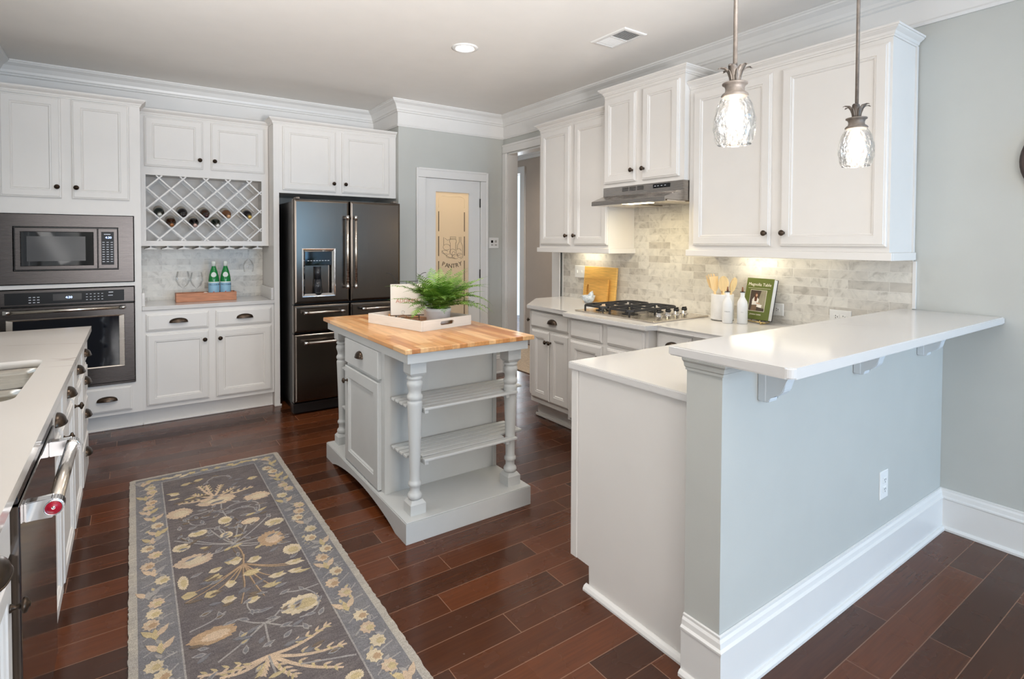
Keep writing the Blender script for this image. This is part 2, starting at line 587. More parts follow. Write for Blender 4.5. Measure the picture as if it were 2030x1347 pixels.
def panel_door(mb, F, a0, a1, z0, z1, t=0.020, fr=0.052):
    ring = [(0, 0.0), (0, t - 0.008), (0.004, t - 0.005), (0.010, t - 0.004), (0.012, t), (fr, t), (fr + 0.002, t - 0.004), (fr + 0.008, t - 0.003),
            (fr + 0.013, t - 0.006), (fr + 0.015, t - 0.010)]
    mb.loops([rect(F, a0, a1, z0, z1, i, d) for i, d in ring], True, True)


def slab_front(mb, F, a0, a1, z0, z1, t=0.020):
    ring = [(0, 0), (0, t - 0.009), (0.005, t - 0.006), (0.012, t - 0.005), (0.014, t)]
    mb.loops([rect(F, a0, a1, z0, z1, i, d) for i, d in ring], True, True)


def knob_mesh(F, a, z, d, sc=1.0):
    mb = M()
    p0 = Vector(F(a, z, d)); ax = Vector(F(a, z, d + 1)) - p0
    mb.lathe([(0.009 * sc, 0), (0.0085 * sc, 0.003), (0.005 * sc, 0.006), (0.0048 * sc, 0.014), (0.008 * sc, 0.018), (0.0155 * sc, 0.021), (0.0165 * sc, 0.025), (0.0135 * sc, 0.029), (0.006 * sc, 0.031), (0.0055 * sc, 0.0335), (0.0, 0.034)], p0, 18, ax)
    return mb


def cup_mesh(F, a, z, d, w=0.105, h=0.034, dep=0.028):
    mb = M()
    for k, sgn in ((1.0, 1), (0.88, -1)):
        Ls = []
        n = 14
        for i in range(n + 1):
            ph = PI * i / n
            s_ = math.sin(ph) ** 0.8 if 0 < i < n else 0.02
            Ls.append([F(a - k * w / 2 * math.cos(ph), z - 0.012 + k * h * s_ * math.cos(PI / 2 * j / 7), d + 0.0005 + k * dep * s_ * math.sin(PI / 2 * j / 7)) for j in range(8)])
        mb.loops(Ls, False, False, closed=False, sm=True)
    # lower lip
    mb.tube([F(a - w / 2 * math.cos(PI * i / 14), z - 0.012, d + 0.001 + dep * (math.sin(PI * i / 14) ** 0.8 if 0 < i < 14 else 0)) for i in range(15)], 0.002, 6)
    return mb


def door(par, F, a0, a1, z0, z1, knob=None, mat=None, t=0.020, fr=0.052):
    mb = M(); panel_door(mb, F, a0, a1, z0, z1, t, fr)
    o = part('door', mb, mat or WHITE, par)
    if knob:
        part('knob', knob_mesh(F, knob[0], knob[1], t), BRONZE, o)
    return o


def drawer(par, F, a0, a1, z0, z1, cup=None, mat=None, w=0.105):
    mb = M(); slab_front(mb, F, a0, a1, z0, z1)
    o = part('drawer', mb, mat or WHITE, par)
    if cup:
        part('cup_pull', cup_mesh(F, cup[0], cup[1], 0.020, w), BRONZE, o)
    return o


CROWN_CAB = [(0, 0), (0.006, 0), (0.006, 0.008), (0.010, 0.011), (0.014, 0.022), (0.030, 0.034), (0.034, 0.040), (0.038, 0.040), (0.038, 0.050), (0, 0.050)]
CROWN = [(0.001, -0.245), (0.010, -0.245), (0.016, -0.232), (0.010, -0.222), (0.010, -0.112), (0.022, -0.106), (0.022, -0.094), (0.030, -0.088), (0.034, -0.070), (0.052, -0.040),
         (0.080, -0.022), (0.084, -0.014), (0.090, -0.012), (0.090, -0.001), (0.001, -0.001)]
BASEB = [(0.001, 0.0), (0.030, 0.0), (0.030, 0.010), (0.024, 0.018), (0.017, 0.020), (0.017, 0.150), (0.021, 0.154), (0.021, 0.160), (0.014, 0.166), (0.012, 0.182), (0.007, 0.190), (0.007, 0.198), (0.001, 0.200)]
CASING = [(0.001, 0), (0.012, 0.0), (0.014, 0.012), (0.018, 0.018), (0.018, 0.070), (0.022, 0.076), (0.022, 0.092), (0.001, 0.092)]


# ------------------------------------------------------------------ room shell
mb = M(); mb.box(XL - 0.3, 8.2, YREAR - 0.3, 8.6, -0.1, 0.0)
struct('floor', mb, FLOOR)
mb = M(); mb.box(XL - 0.3, 8.2, YREAR - 0.3, 8.6, ZC, ZC + 0.1)
struct('ceiling', mb, CEIL)
mb = M(); mb.box(XL - 0.12, XP + 0.11, YB, YB + 0.12, 0, ZC)
struct('wall_back', mb, WALLP)
# wall holding the pantry door, and its return beside the fridge
mb = M()
mb.box(XP, XP + 0.11, YP + 0.0, YB - 0.001, 0, ZC)
mb.box(XP + 0.11, 2.362, YP, YP + 0.11, 0, ZC)
mb.box(3.006, XR - 0.001, YP, YP + 0.11, 0, ZC)
mb.box(2.362, 3.006, YP, YP + 0.11, 2.055, ZC)
struct('wall_pantry', mb, WALLP)
mb = M()
mb.box(XP + 0.111, 3.28, 6.1, 6.2, 0, ZC)
struct('wall_pantry_inner', mb, plain('pantry_paint', S(228, 206, 172), 0.7))
light('pantry_lamp', 'POINT', (2.7, 5.7, 2.35), 22, (1.0, 0.89, 0.72), radius=0.08)
# right wall with the hallway opening
mb = M()
mb.box(XR, XR + 0.125, YREAR, 4.045, 0, ZC)
mb.box(XR, XR + 0.125, 4.838, 6.4, 0, ZC)
mb.box(XR, XR + 0.125, 4.045, 4.838, 2.36, ZC)
struct('wall_right', mb, WALLP)
mb = M()
for z0, z1 in ((0, 1.06), (2.16, ZC)):
    mb.box(XL - 0.12, XL, 2.05, 3.25, z0, z1)
mb.box(XL - 0.12, XL, YREAR, 2.05, 0, ZC); mb.box(XL - 0.12, XL, 3.25, YB, 0, ZC)
struct('wall_left', mb, WALLP)
# rear wall of the dining side with two tall windows
mb = M()
wins = ((-0.5, 1.0), (1.5, 3.2))
xs = [XL] + [q for w_ in wins for q in w_] + [XR]
for i in range(0, len(xs), 2):
    mb.box(xs[i], xs[i + 1], YREAR - 0.12, YREAR, 0, ZC)
for a, b_ in wins:
    mb.box(a, b_, YREAR - 0.12, YREAR, 0, 0.35); mb.box(a, b_, YREAR - 0.12, YREAR, 2.35, ZC)
struct('wall_rear', mb, WALLP)
k = 1
for a, b_ in wins:
    mb = M()
    for x0, x1, z0, z1 in ((a, a + .05, .35, 2.35), (b_ - .05, b_, .35, 2.35), (a + .05, b_ - .05, .35, .40), (a + .05, b_ - .05, 2.30, 2.35), ((a + b_) / 2 - .02, (a + b_) / 2 + .02, .40, 2.30), (a + .05, b_ - .05, 1.33, 1.37)):
        mb.box(x0, x1, YREAR - 0.09, YREAR - 0.03, z0, z1)
    struct('window_%d' % k, mb, TRIM); k += 1
mb = M()
for y0, y1, z0, z1 in ((2.05, 2.10, 1.06, 2.16), (3.20, 3.25, 1.06, 2.16), (2.1, 3.2, 1.06, 1.11), (2.1, 3.2, 2.11, 2.16), (2.63, 2.67, 1.11, 2.11)):
    mb.box(XL - 0.09, XL - 0.03, y0, y1, z0, z1)
struct('window_3', mb, TRIM)
# hallway beyond the opening
mb = M()
mb.box(4.5, 4.6, 3.2, 6.15, 0, ZC); mb.box(4.5, 4.6, 6.15, 7.3, 2.38, ZC); mb.box(4.5, 4.6, 7.3, 8.5, 0, ZC)
struct('wall_hall', mb, HALLP)
mb = M(); mb.box(XR + 0.126, 4.5, 3.1, 3.2, 0, ZC); mb.box(XR + 0.126, 4.5, 7.4, 7.5, 0, ZC)
struct('wall_hall_end', mb, HALLP)
mb = M(); mb.box(7.6, 7.7, 4.0, 8.5, 0, ZC)
struct('wall_far', mb, plain('pale_blue_paint', S(206, 218, 226), 0.7))
mb = M()
mb.box(4.478, 4.499, 6.15, 6.255, 0, 2.38); mb.box(4.476, 4.499, 6.15, 7.39, 2.38, 2.47)
mb.box(4.46, 4.499, 3.25, 7.38, 2.56, 2.60); mb.box(4.44, 4.499, 3.25, 7.38, 2.60, 2.755)
struct('trim_1', mb, TRIM)
light('far_room_window', 'AREA', (6.2, 8.3, 1.5), 60, (0.85, 0.93, 1.0), (-PI / 2, 0, 0), 2.0, 1.6)
light('hall_can', 'SPOT', (3.95, 5.0, 2.74), 70, (1.0, 0.86, 0.72), (0, 0, 0), spot=2.6, blend=0.9, radius=0.07)
mb = M()
mb.box(3.48, 4.42, 4.62, 6.1, 0.001, 0.011, 0.004)
solo('hall_rug', mb, plain('beige_hall_rug', S(196, 178, 156), 0.95, vary=0.2, scale=60, bump=0.6, bscale=150), 'beige mottled rug on the hallway floor beyond the opening', 'rug')
# peninsula half wall
mb = M(); mb.box(1.475, XR - 0.001, 0.995, 1.125, 0, 1.040)
struct('wall_peninsula', mb, WALLP)

# ceiling crown: back wall, fridge return, pantry wall, right wall, dining side, left wall
mb = M(); mb.sweep(CROWN, [(XL, YREAR, ZC), (XL, YB, ZC), (XP, YB, ZC), (XP, YP, ZC), (XR, YP, ZC), (XR, YREAR, ZC)])
struct('trim_2', mb, TRIM)
# baseboards
mb = M(); mb.sweep(BASEB, [(3.10, YP, 0), (XR - 0.002, YP, 0)]); mb.sweep(BASEB, [(2.2 - 0.11, YP, 0), (2.268, YP, 0)])
struct('baseboard_pantry', mb, TRIM)
mb = M(); mb.sweep(BASEB, [(1.475, 1.125, 0), (1.475, 0.995, 0), (XR, 0.995, 0), (XR, YREAR, 0)][::1])
struct('baseboard_peninsula', mb, TRIM)
mb = M(); mb.sweep([(0.001, 0), (0.008, 0), (0.008, 0.008), (0.014, 0.012), (0.018, 0.026), (0.026, 0.034), (0.028, 0.040), (0.001, 0.040)], [(1.475, 1.125, 1.001), (1.475, 0.995, 1.001), (XR, 0.995, 1.001)])
struct('trim_3', mb, WALLP)
# hallway opening casing and jamb
mb = M()
mb.box(XR - 0.020, XR - 0.001, 4.838, 4.905, 0, 2.36, 0.004); mb.box(XR - 0.014, XR - 0.001, 4.830, 4.845, 0, 2.36)
mb.box(XR - 0.020, XR - 0.001, 3.905, 4.905, 2.362, 2.448, 0.004); mb.box(XR - 0.026, XR - 0.001, 3.905, 4.905, 2.43, 2.452, 0.003)
mb.box(XR - 0.020, XR - 0.001, 3.925, 4.045, 0, 2.36, 0.004); mb.box(XR - 0.014, XR - 0.001, 4.038, 4.055, 0, 2.36); mb.box(XR - 0.026, XR - 0.001, 3.925, 3.945, 0, 2.36, 0.003)
mb.box(XR + 0.0, XR + 0.126, 4.822, 4.837, 0, 2.345); mb.box(XR + 0.0, XR + 0.126, 4.046, 4.06, 0, 2.345); mb.box(XR, XR + 0.126, 4.06, 4.822, 2.345, 2.359)
struct('trim_4', mb, TRIM)
# tiled splashbacks
mb = M(); mb.box(0.057, 0.985, 5.44, YB - 0.002, 0.80, 1.371)
struct('wall_tile_back', mb, TILEX)
mb = M(); mb.box(XR - 0.010, XR - 0.0005, 1.127, 3.888, 0.86, 1.825)
struct('wall_tile_right', mb, TILEY)
mb = M(); mb.box(XR - 0.012, XR - 0.0005, 1.112, 1.1265, 1.076, 1.32); mb.box(XR - 0.012, XR - 0.0005, 3.8885, 3.902, 0.915, 1.36)
struct('trim_5', mb, TRIM)

# pantry door
d1 = link('door_1', None); d1['kind'] = 'structure'
F = FY(YP + 0.045)
mb = M()
for a0, a1, z0, z1 in ((2.374, 2.489, 0.008, 2.045), (2.873, 2.999, 0.008, 2.045), (2.489, 2.873, 1.917, 2.045), (2.489, 2.873, 0.008, 0.25)):
    mb.box(a0, a1, YP + 0.008, YP + 0.045, z0, z1)
fr = [(0, 0.036), (0.004, 0.030), (0.010, 0.026), (0.012, 0.020)]
struct('door_leaf', mb, TRIM, 'white pantry door frame', d1)
mb = M(); mb.box(2.488, 2.874, YP + 0.024, YP + 0.030, 0.249, 1.918)
struct('glass_pane', mb, FROST, 'warm lit frosted glass panel', d1)
for z in (0.22, 1.08, 1.82):
    mb = M(); mb.cyl((3.001, YP - 0.003, z - 0.045), (3.001, YP - 0.003, z + 0.045), 0.006, 10)
    struct('hinge', mb, BLACK, None, d1)
mb = M()
yy = YP + 0.0225


def line(mb, pts, wd=0.0035):
    mb.tube([(x, yy, z) for x, z in pts], wd / 2, 5)


for x in (2.530, 2.826):
    for z0, z1 in ((1.52, 1.72), (1.27, 1.47), (0.98, 1.22), (0.5, 0.94)):
        mb.box(x - 0.004, x + 0.004, yy - 0.0015, yy + 0.0015, z0, z1)
arc = [(2.530, 1.76), (2.530, 1.83)] + [(2.570 - 0.04 * math.cos(a), 1.84 + 0.035 * math.sin(a)) for a in [PI / 2 * i / 5 for i in range(6)]]
mb2 = M()
for sgn in (0, 1):
    mb2.tube([((x if not sgn else 5.356 - x), yy, z) for x, z in arc], 0.002, 5)
mb2.tube([(2.57, yy, 1.875), (2.786, yy, 1.875)], 0.002, 5)
# jar, bottle, loaf and vegetables drawn in outline
line(mb, [(2.66, 1.40), (2.66, 1.30)]); line(mb, [(2.725, 1.40), (2.725, 1.33)])
line(mb, [(2.66, 1.44), (2.66, 1.465), (2.725, 1.465), (2.725, 1.44), (2.66, 1.44)]); line(mb, [(2.66, 1.45), (2.725, 1.45)], 0.003)
line(mb, [(2.66, 1.44), (2.652, 1.42), (2.66, 1.40)]); line(mb, [(2.725, 1.44), (2.733, 1.42), (2.725, 1.40)])
line(mb, [(2.765, 1.465), (2.765, 1.41), (2.745, 1.38), (2.74, 1.34)]); line(mb, [(2.785, 1.465), (2.785, 1.41), (2.805, 1.37), (2.805, 1.25), (2.78, 1.24)])
line(mb, [(2.585, 1.46), (2.585, 1.38)]); line(mb, [(2.60, 1.45), (2.63, 1.43), (2.655, 1.44)], 0.003)
for cx, cz, rx, rz in ((2.62, 1.36, .04, .03), (2.69, 1.31, .035, .03), (2.76, 1.31, .03, .035), (2.60, 1.31, .035, .018), (2.65, 1.27, .035, .02), (2.72, 1.26, .04, .02), (2.77, 1.275, .03, .022), (2.70, 1.285, .02, .03)):
    line(mb, [(cx + rx * math.cos(a), cz + rz * math.sin(a)) for a in [0.3 + 5.2 * i / 14 for i in range(15)]], 0.0028)
line(mb, [(2.565, 1.325), (2.60, 1.285), (2.66, 1.25), (2.72, 1.245)], 0.003)
Rt = Matrix.Rotation(PI / 2, 4, 'X')
for i, ch in enumerate('PANTRY'):
    tt = (i - 2.5) / 2.5
    mb.text(ch, 0.062, Matrix.Translation((2.681 + tt * 0.098, yy, 1.165 + 0.022 * tt * tt)) @ Matrix.Rotation(-0.25 * tt, 4, 'Y') @ Rt, 0.001)
struct('etched_lettering', mb, ETCH, 'dark etched pantry drawing and lettering', d1)
struct('etched_border', mb2, plain('etched_line_pale', S(250, 236, 205), 0.4), None, d1)
mb = M()
for a0, a1, z0, z1 in ((2.274, 2.366, 0, 2.045), (3.004, 3.088, 0, 2.045), (2.274, 3.088, 2.047, 2.137)):
    mb.box(a0, a1, YP - 0.018, YP - 0.001, z0, z1, 0.004)
mb.box(2.270, 2.290, YP - 0.024, YP - 0.001, 0, 2.137, 0.004); mb.box(3.072, 3.092, YP - 0.024, YP - 0.001, 0, 2.137, 0.004); mb.box(2.291, 3.071, YP - 0.024, YP - 0.001, 2.12, 2.141, 0.004)
mb.box(2.363, 2.372, YP - 0.010, YP + 0.10, 0, 2.046); mb.box(3.000, 3.005, YP + 0.01, YP + 0.10, 0, 2.046); mb.box(2.363, 3.005, YP - 0.010, YP + 0.10, 2.047, 2.054)
struct('trim_6', mb, TRIM)

# ------------------------------------------------------------------ back run: oven tower
YF = 4.964
t = thing('oven_cabinet', 'tall white cabinet built around the wall oven and microwave', 'cabinet', (-0.38, 5.25, 0))
F = FY(YF)
mb = M()
mb.box(-0.816, -0.798, YF, 5.545, 0.125, 2.418); mb.box(0.036, 0.0549, YF, 5.545, 0.125, 2.418); mb.box(-0.798, 0.036, 5.53, 5.545, 0.125, 2.418)
mb.box(-0.798, -0.744, YF, YF + 0.02, 0.125, 2.418); mb.box(0.013, 0.036, YF, YF + 0.02, 0.125, 2.418)
for z0, z1 in ((0.125, 0.352), (1.077, 1.105), (1.597, 2.418)):
    mb.box(-0.744, 0.013, YF, YF + 0.02, z0, z1)
for z in (0.34, 1.08, 1.600, 2.40):
    mb.box(-0.798, 0.036, YF + 0.02, 5.53, z, z + 0.012)
part('cabinet_body', mb, WHITE, t)
mb = M(); mb.box(-0.816, 0.0549, 5.033, 5.05, 0.0, 0.125); mb.box(-0.816, 0.0549, 5.018, 5.033, 0.0, 0.016, 0.005)
part('toe_kick', mb, WHITE, t)
mb = M(); mb.sweep(CROWN_CAB, [(-0.816, YF, 2.410), (0.0549, YF, 2.410), (0.0549, 5.118, 2.410)]); part('crown_molding', mb, WHITE, t)
door(t, F, -0.722, -0.402, 1.709, 2.405, (-0.425, 1.785)); door(t, F, -0.345, -0.012, 1.709, 2.405, (-0.320, 1.785))
drawer(t, F, -0.728, -0.010, 0.152, 0.334, (-0.162, 0.250), w=0.125)

# microwave with trim kit
F = FY(YF)
t = thing('microwave', 'black stainless built-in microwave with wide trim panel above the oven', 'microwave', (-0.36, 5.2, 1.11))
mb = M(); mb.loops([rect(F, -0.738, 0.009, 1.109, 1.594, i, d) for i, d in ((0, 0.001), (0, 0.012), (0.003, 0.015))] +
                   [rect(F, -0.664, -0.083, 1.200, 1.509, 0, 0.015), rect(F, -0.664, -0.083, 1.200, 1.509, 0, -0.02)], False, False)
part('trim_panel', mb, BLACKSS, t)
mb = M(); mb.box(-0.660, -0.087, YF + 0.012, 5.40, 1.204, 1.505); part('housing', mb, BLACK, t)
G = FY(YF + 0.012)
mb = M(); mb.loops([rect(G, -0.655, -0.206, 1.209, 1.500, i, d) for i, d in ((0, 0.0), (0, 0.018), (0.003, 0.021))] + [rect(G, -0.626, -0.228, 1.234, 1.474, 0, 0.021), rect(G, -0.626, -0.228, 1.234, 1.474, 0.004, 0.014)], True, False)
dr = part('door', mb, BLACKSS, t)
mb = M(); mb.box(-0.6255, -0.2285, YF - 0.004, YF + 0.010, 1.2345, 1.4735); gl = part('door_glass', mb, BLKGLASS, dr)
mb = M(); mb.box(-0.593, -0.275, YF - 0.0052, YF - 0.0042, 1.268, 1.441); part('window_mesh', mb, GREYMESH, dr)
mb = M(); mb.loops([rect(G, -0.203, -0.088, 1.209, 1.500, i, d) for i, d in ((0, 0.0), (0, 0.018), (0.003, 0.021))], True, True)
cp = part('control_panel', mb, BLACKSS, t)
mb = M(); mb.box(-0.184, -0.110, YF - 0.0105, YF - 0.009, 1.236, 1.476, 0.0005); part('keypad', mb, KEYPAD, cp)
mb = M()
for i in range(3):
    for j in range(9):
        x, z = -0.171 + i * 0.024, 1.400 - j * 0.0175
        mb.box(x - 0.007, x + 0.007, YF - 0.0112, YF - 0.0106, z - 0.0025, z + 0.0025)
part('key_legend', mb, LEGEND, cp)
mb = M(); mb.box(-0.168, -0.13, YF - 0.0112, YF - 0.0106, 1.455, 1.461); part('maker_legend', mb, LEGEND, cp)
mb = M(); mb.text('4:30', 0.022, Matrix.Translation((-0.142, YF - 0.011, 1.434)) @ Rt, 0.0003); part('clock_display', mb, CLOCKBL, cp)

# wall oven
t = thing('wall_oven', 'black stainless single wall oven with bar handle below the microwave', 'oven', (-0.36, 5.2, 0.36))
mb = M(); mb.box(-0.735, 0.005, YF + 0.021, 5.50, 0.362, 1.070); part('housing', mb, BLACK, t)
mb = M(); mb.loops([rect(F, -0.740, 0.009, 0.962, 1.072, i, d) for i, d in ((0, 0.001), (0, 0.020), (0.003, 0.023))], True, True)
cp = part('control_panel', mb, BLACKSS, t)
mb = M(); mb.box(-0.708, -0.053, YF - 0.025, YF - 0.0232, 0.973, 1.053, 0.0006); part('control_glass', mb, KEYPAD, cp)
mb = M(); mb.box(-0.457, -0.299, YF - 0.0256, YF - 0.0251, 0.992, 1.038); part('display_window', mb, GREYMESH, cp)
mb = M(); mb.text('4:30', 0.022, Matrix.Translation((-0.37, YF - 0.0262, 1.012)) @ Rt, 0.0003); part('clock_display', mb, CLOCKBL, cp)
mb = M()
for i in range(5):
    for j in range(3):
        mb.box(-0.275 + i * 0.022, -0.265 + i * 0.022, YF - 0.0257, YF - 0.0251, 1.028 - j * 0.02, 1.032 - j * 0.02)
part('key_legend', mb, LEGEND, cp)
mb = M()
for i in range(3):
    for j in range(3):
        mb.box(-0.585 + i * 0.022, -0.572 + i * 0.022, YF - 0.0257, YF - 0.0251, 1.018 - j * 0.018, 1.023 - j * 0.018)
part('key_legend', mb, LEGEND, cp)
mb = M(); mb.box(-0.145, -0.118, YF - 0.0257, YF - 0.0251, 1.034, 1.040); mb.box(-0.148, -0.120, YF - 0.0257, YF - 0.0251, 1.012, 1.017)
part('key_legend', mb, LEGEND, cp)
mb = M()
W0 = (-0.702, -0.052, 0.490, 0.872)
mb.loops([rect(F, -0.742, 0.010, 0.376, 0.954, i, d) for i, d in ((0, 0.002), (0, 0.030), (0.004, 0.034))] + [rect(F, *W0, 0, 0.034), rect(F, *W0, 0.003, 0.030)], True, False)
dr = part('door', mb, BLACKSS, t)
mb = M(); mb.loops([rect(F, *W0, 0.0, 0.0345), rect(F, *W0, 0.002, 0.0365)] + [rect(F, -0.668, -0.084, 0.498, 0.862, i, d) for i, d in ((0, 0.034), (0.003, 0.030))], False, False)
part('window_frame', mb, STEEL, dr)
mb = M(); mb.box(-0.670, -0.082, YF - 0.031, YF - 0.012, 0.496, 0.864); part('oven_window', mb, DARKWIN, dr)
mb = M(); mb.cyl((-0.700, YF - 0.075, 0.926), (-0.052, YF - 0.075, 0.926), 0.0115, 20)
h = part('handle', mb, STEEL, t)
for x in (-0.698, -0.066):
    mb = M(); mb.cyl((x - 0.012, YF - 0.075, 0.926), (x + 0.024, YF - 0.075, 0.926), 0.0135, 20); mb.cyl((x + 0.006, YF - 0.075, 0.926), (x + 0.006, YF - 0.032, 0.926), 0.010, 16)
    part('handle_bracket', mb, CHROME, h)
mb = M(); mb.box(-0.742, 0.010, YF - 0.020, YF - 0.001, 0.357, 0.373, 0.002); part('vent_strip', mb, BLACKSS, t)

# ------------------------------------------------------------------ hutch over the drinks counter
YH = 5.165
F = FY(YH)
t = thing('wine_rack_cabinet', 'white wall cabinet with two doors above a diagonal wine lattice', 'cabinet', (0.52, 5.35, 1.372))
mb = M()
x0, x1 = 0.0551, 0.9845
ox0, ox1, oz0, oz1 = 0.091, 0.930, 1.412, 1.933
mb.box(x0, x1, YH, YH + 0.02, 1.372, oz0); mb.box(x0, ox0, YH, YH + 0.02, oz0, oz1); mb.box(ox1, x1, YH, YH + 0.02, oz0, oz1); mb.box(x0, x1, YH, YH + 0.02, oz1, 2.402)
mb.box(x0, x0 + 0.018, YH + 0.02, 5.535, 1.372, 2.402); mb.box(x1 - 0.018, x1, YH + 0.02, 5.535, 1.372, 2.402)
mb.box(x0 + 0.018, x1 - 0.018, 5.525, 5.535, 1.372, 2.402)
for z in (1.384, 1.95, 2.385):
    mb.box(x0 + 0.018, x1 - 0.018, YH + 0.02, 5.525, z, z + 0.016)
part('cabinet_body', mb, WHITE, t)
mb = M(); mb.sweep(CROWN_CAB, [(x0, YH, 2.396), (x1, YH, 2.396)]); part('crown_molding', mb, WHITE, t)
door(t, F, 0.084, 0.485, 1.999, 2.387, (0.461, 2.071)); door(t, F, 0.542, 0.952, 1.999, 2.387, (0.568, 2.071))


def clip(c, s_):
    """segment of the line z = s*(x - c) inside the rack opening, c at the node height 1.5905"""
    pts = []
    for x in (ox0 + 0.001, ox1 - 0.001):
        z = 1.5905 + s_ * (x - c) * 0.985
        pts.append((x, z))
    (xa, za), (xb, zb) = pts
    zl, zh = oz0 + 0.001, oz1 - 0.001
    out = []
    for tt in sorted([0, 1] + [(zq - za) / (zb - za) for zq in (zl, zh)]):
        z = za + tt * (zb - za)
        if -1e-6 <= tt <= 1 + 1e-6 and zl - 1e-5 <= z <= zh + 1e-5:
            out.append((xa + tt * (xb - xa), z))
    return (out[0], out[-1]) if len(out) >= 2 else None


for yl in (YH + 0.004, YH + 0.225):
    mb = M()
    for s_ in (1, -1):
        for i in range(-8, 12):
            q = clip(0.1805 + 0.1632 * i, s_)
            if not q: continue
            (xa, za), (xb, zb) = q
            if math.hypot(xb - xa, zb - za) < 0.02: continue
            d = Vector((xb - xa, zb - za)).normalized(); n_ = Vector((-d.y, d.x)) * 0.0055
            y_ = yl + (0.0 if s_ > 0 else 0.0065)
            mb.prism([(xa + n_.x, za + n_.y), (xa - n_.x, za - n_.y), (xb - n_.x, zb - n_.y), (xb + n_.x, zb + n_.y)], 'y', y_, y_ + 0.006)
    part('wine_lattice', mb, WHITE, t)

# wine bottles lying in the lattice, necks forward
CAPC = {'silver': S(196, 196, 188), 'copper': S(150, 96, 52), 'black': S(36, 28, 28), 'blush': S(190, 160, 150), 'red': S(58, 26, 24), 'white': S(214, 212, 206), 'tan': S(196, 150, 108), 'gold': S(200, 166, 84)}
BODYC = {'g': S(28, 38, 32), 'k': S(24, 18, 20), 'b': S(70, 42, 24), 'a': S(132, 84, 48)}
bm_ = {k: plain('bottle_glass_' + k, v, 0.08, vary=0.1) for k, v in BODYC.items()}
cm_ = {k: plain('foil_' + k, v, 0.35, metal=0.3, vary=0.08) for k, v in CAPC.items()}
LABM = plain('wine_label', S(214, 204, 186), 0.6, vary=0.05)
WINE = [(0.1815, 1.608, 'g', 'silver', 'green wine bottle with silver cap in the upper row, nearest the oven cabinet'),
        (0.263, 1.5275, 'b', 'copper', 'brown wine bottle with copper foil in the lower row, nearest the oven cabinet'),
        (0.3445, 1.608, 'k', 'black', 'black wine bottle with black cap, second along the upper row'),
        (0.4265, 1.5275, 'k', 'blush', 'dark wine bottle with pale pink cap, middle of the lower row'),
        (0.5085, 1.608, 'b', 'red', 'brown wine bottle with dark red foil, middle of the upper row'),
        (0.590, 1.5275, 'g', 'white', 'dark green wine bottle with white cap, last in the lower row'),
        (0.672, 1.608, 'a', 'tan', 'amber wine bottle with tan foil and pale label in the upper row'),
        (0.835, 1.608, 'k', 'gold', 'dark wine bottle with gold cap in the upper row, nearest the fridge')]
for x, z, bc, cc, lab in WINE:
    tilt = 0.178
    z += 0.0112
    t = thing('wine_bottle', lab, 'bottle', (x, YH - 0.012, z), (tilt, 0, 0), 'wine bottles in the lattice rack')
    mb = M(); mb.lathe([(0.0125, 0.05), (0.0135, 0.085), (0.020, 0.105), (0.033, 0.125), (0.0375, 0.150), (0.0375, 0.285), (0.034, 0.292), (0.0, 0.292)], (0, 0, 0), 24, (0, 1, 0)); part('bottle_body', mb, bm_[bc], t, local=True)
    mb = M(); mb.lathe([(0.0, 0.0), (0.0135, 0.0), (0.0148, 0.002), (0.0148, 0.016), (0.0138, 0.018), (0.0138, 0.058)], (0, 0, 0), 20, (0, 1, 0)); part('foil_cap', mb, cm_[cc], t, local=True)
    mb = M(); mb.lathe([(0.0378, 0.175), (0.0380, 0.176), (0.0380, 0.255), (0.0378, 0.256)], (0, 0, 0), 24, (0, 1, 0), cap=False); part('label_band', mb, LABM, t, local=True)

# stemware rails under the hutch with one glass hanging
t = thing('stemware_rack', 'white stemware rails fixed beneath the wine rack cabinet', 'glass rack', (0.52, 5.33, 1.345))
for x in (0.121, 0.235, 0.347, 0.458, 0.568, 0.678, 0.788, 0.899):
    mb = M(); mb.prism([(x - 0.006, 1.3715), (x - 0.006, 1.360), (x - 0.040, 1.349), (x - 0.040, 1.345), (x + 0.040, 1.345), (x + 0.040, 1.349), (x + 0.006, 1.360), (x + 0.006, 1.3715)], 'y', 5.19, 5.42); part('rail', mb, WHITE, t)
GP = [(0.0345, 0.0), (0.0335, 0.0035), (0.004, 0.006), (0.0035, 0.08), (0.006, 0.088), (0.030, 0.108), (0.044, 0.140), (0.0445, 0.160), (0.036, 0.205)]


def wineglass(loc, lab, flip=False, sc=1.0):
    mb = M(); mb.lathe([(r * sc, z * sc) for r, z in GP], (0, 0, 0), 24, cap=False)
    o = solo('wine_glass', mb, GLASS, lab, 'glass', None, loc, (PI if flip else 0, 0.0, 0.0001))
    return o


wineglass((0.843, 5.30, 1.3445), 'clear wine glass hanging upside down from the stemware rails', True, 1.0)

# base cabinet of the drinks counter
F = FY(YF)
t = thing('bar_base_cabinet', 'white base cabinet with two drawers and two doors beside the fridge panel', 'cabinet', (0.52, 5.25, 0))
mb = M(); mb.box(0.0551, 0.9845, YF, 5.545, 0.127, 0.882); part('cabinet_body', mb, WHITE, t)
mb = M(); mb.box(0.0551, 0.9845, 5.033, 5.05, 0.0, 0.126); mb.box(0.0551, 0.9845, 5.018, 5.033, 0.0, 0.016, 0.005); part('toe_kick', mb, WHITE, t)
drawer(t, F, 0.080, 0.496, 0.725, 0.855, (0.290, 0.795), w=0.125); drawer(t, F, 0.546, 0.961, 0.725, 0.855, (0.757, 0.795), w=0.125)
door(t, F, 0.080, 0.495, 0.158, 0.702, (0.466, 0.632)); door(t, F, 0.546, 0.961, 0.158, 0.702, (0.574, 0.632))
t = thing('bar_countertop', 'white quartz top of the drinks counter below the wine rack', 'countertop', (0.52, 5.2, 0.884))
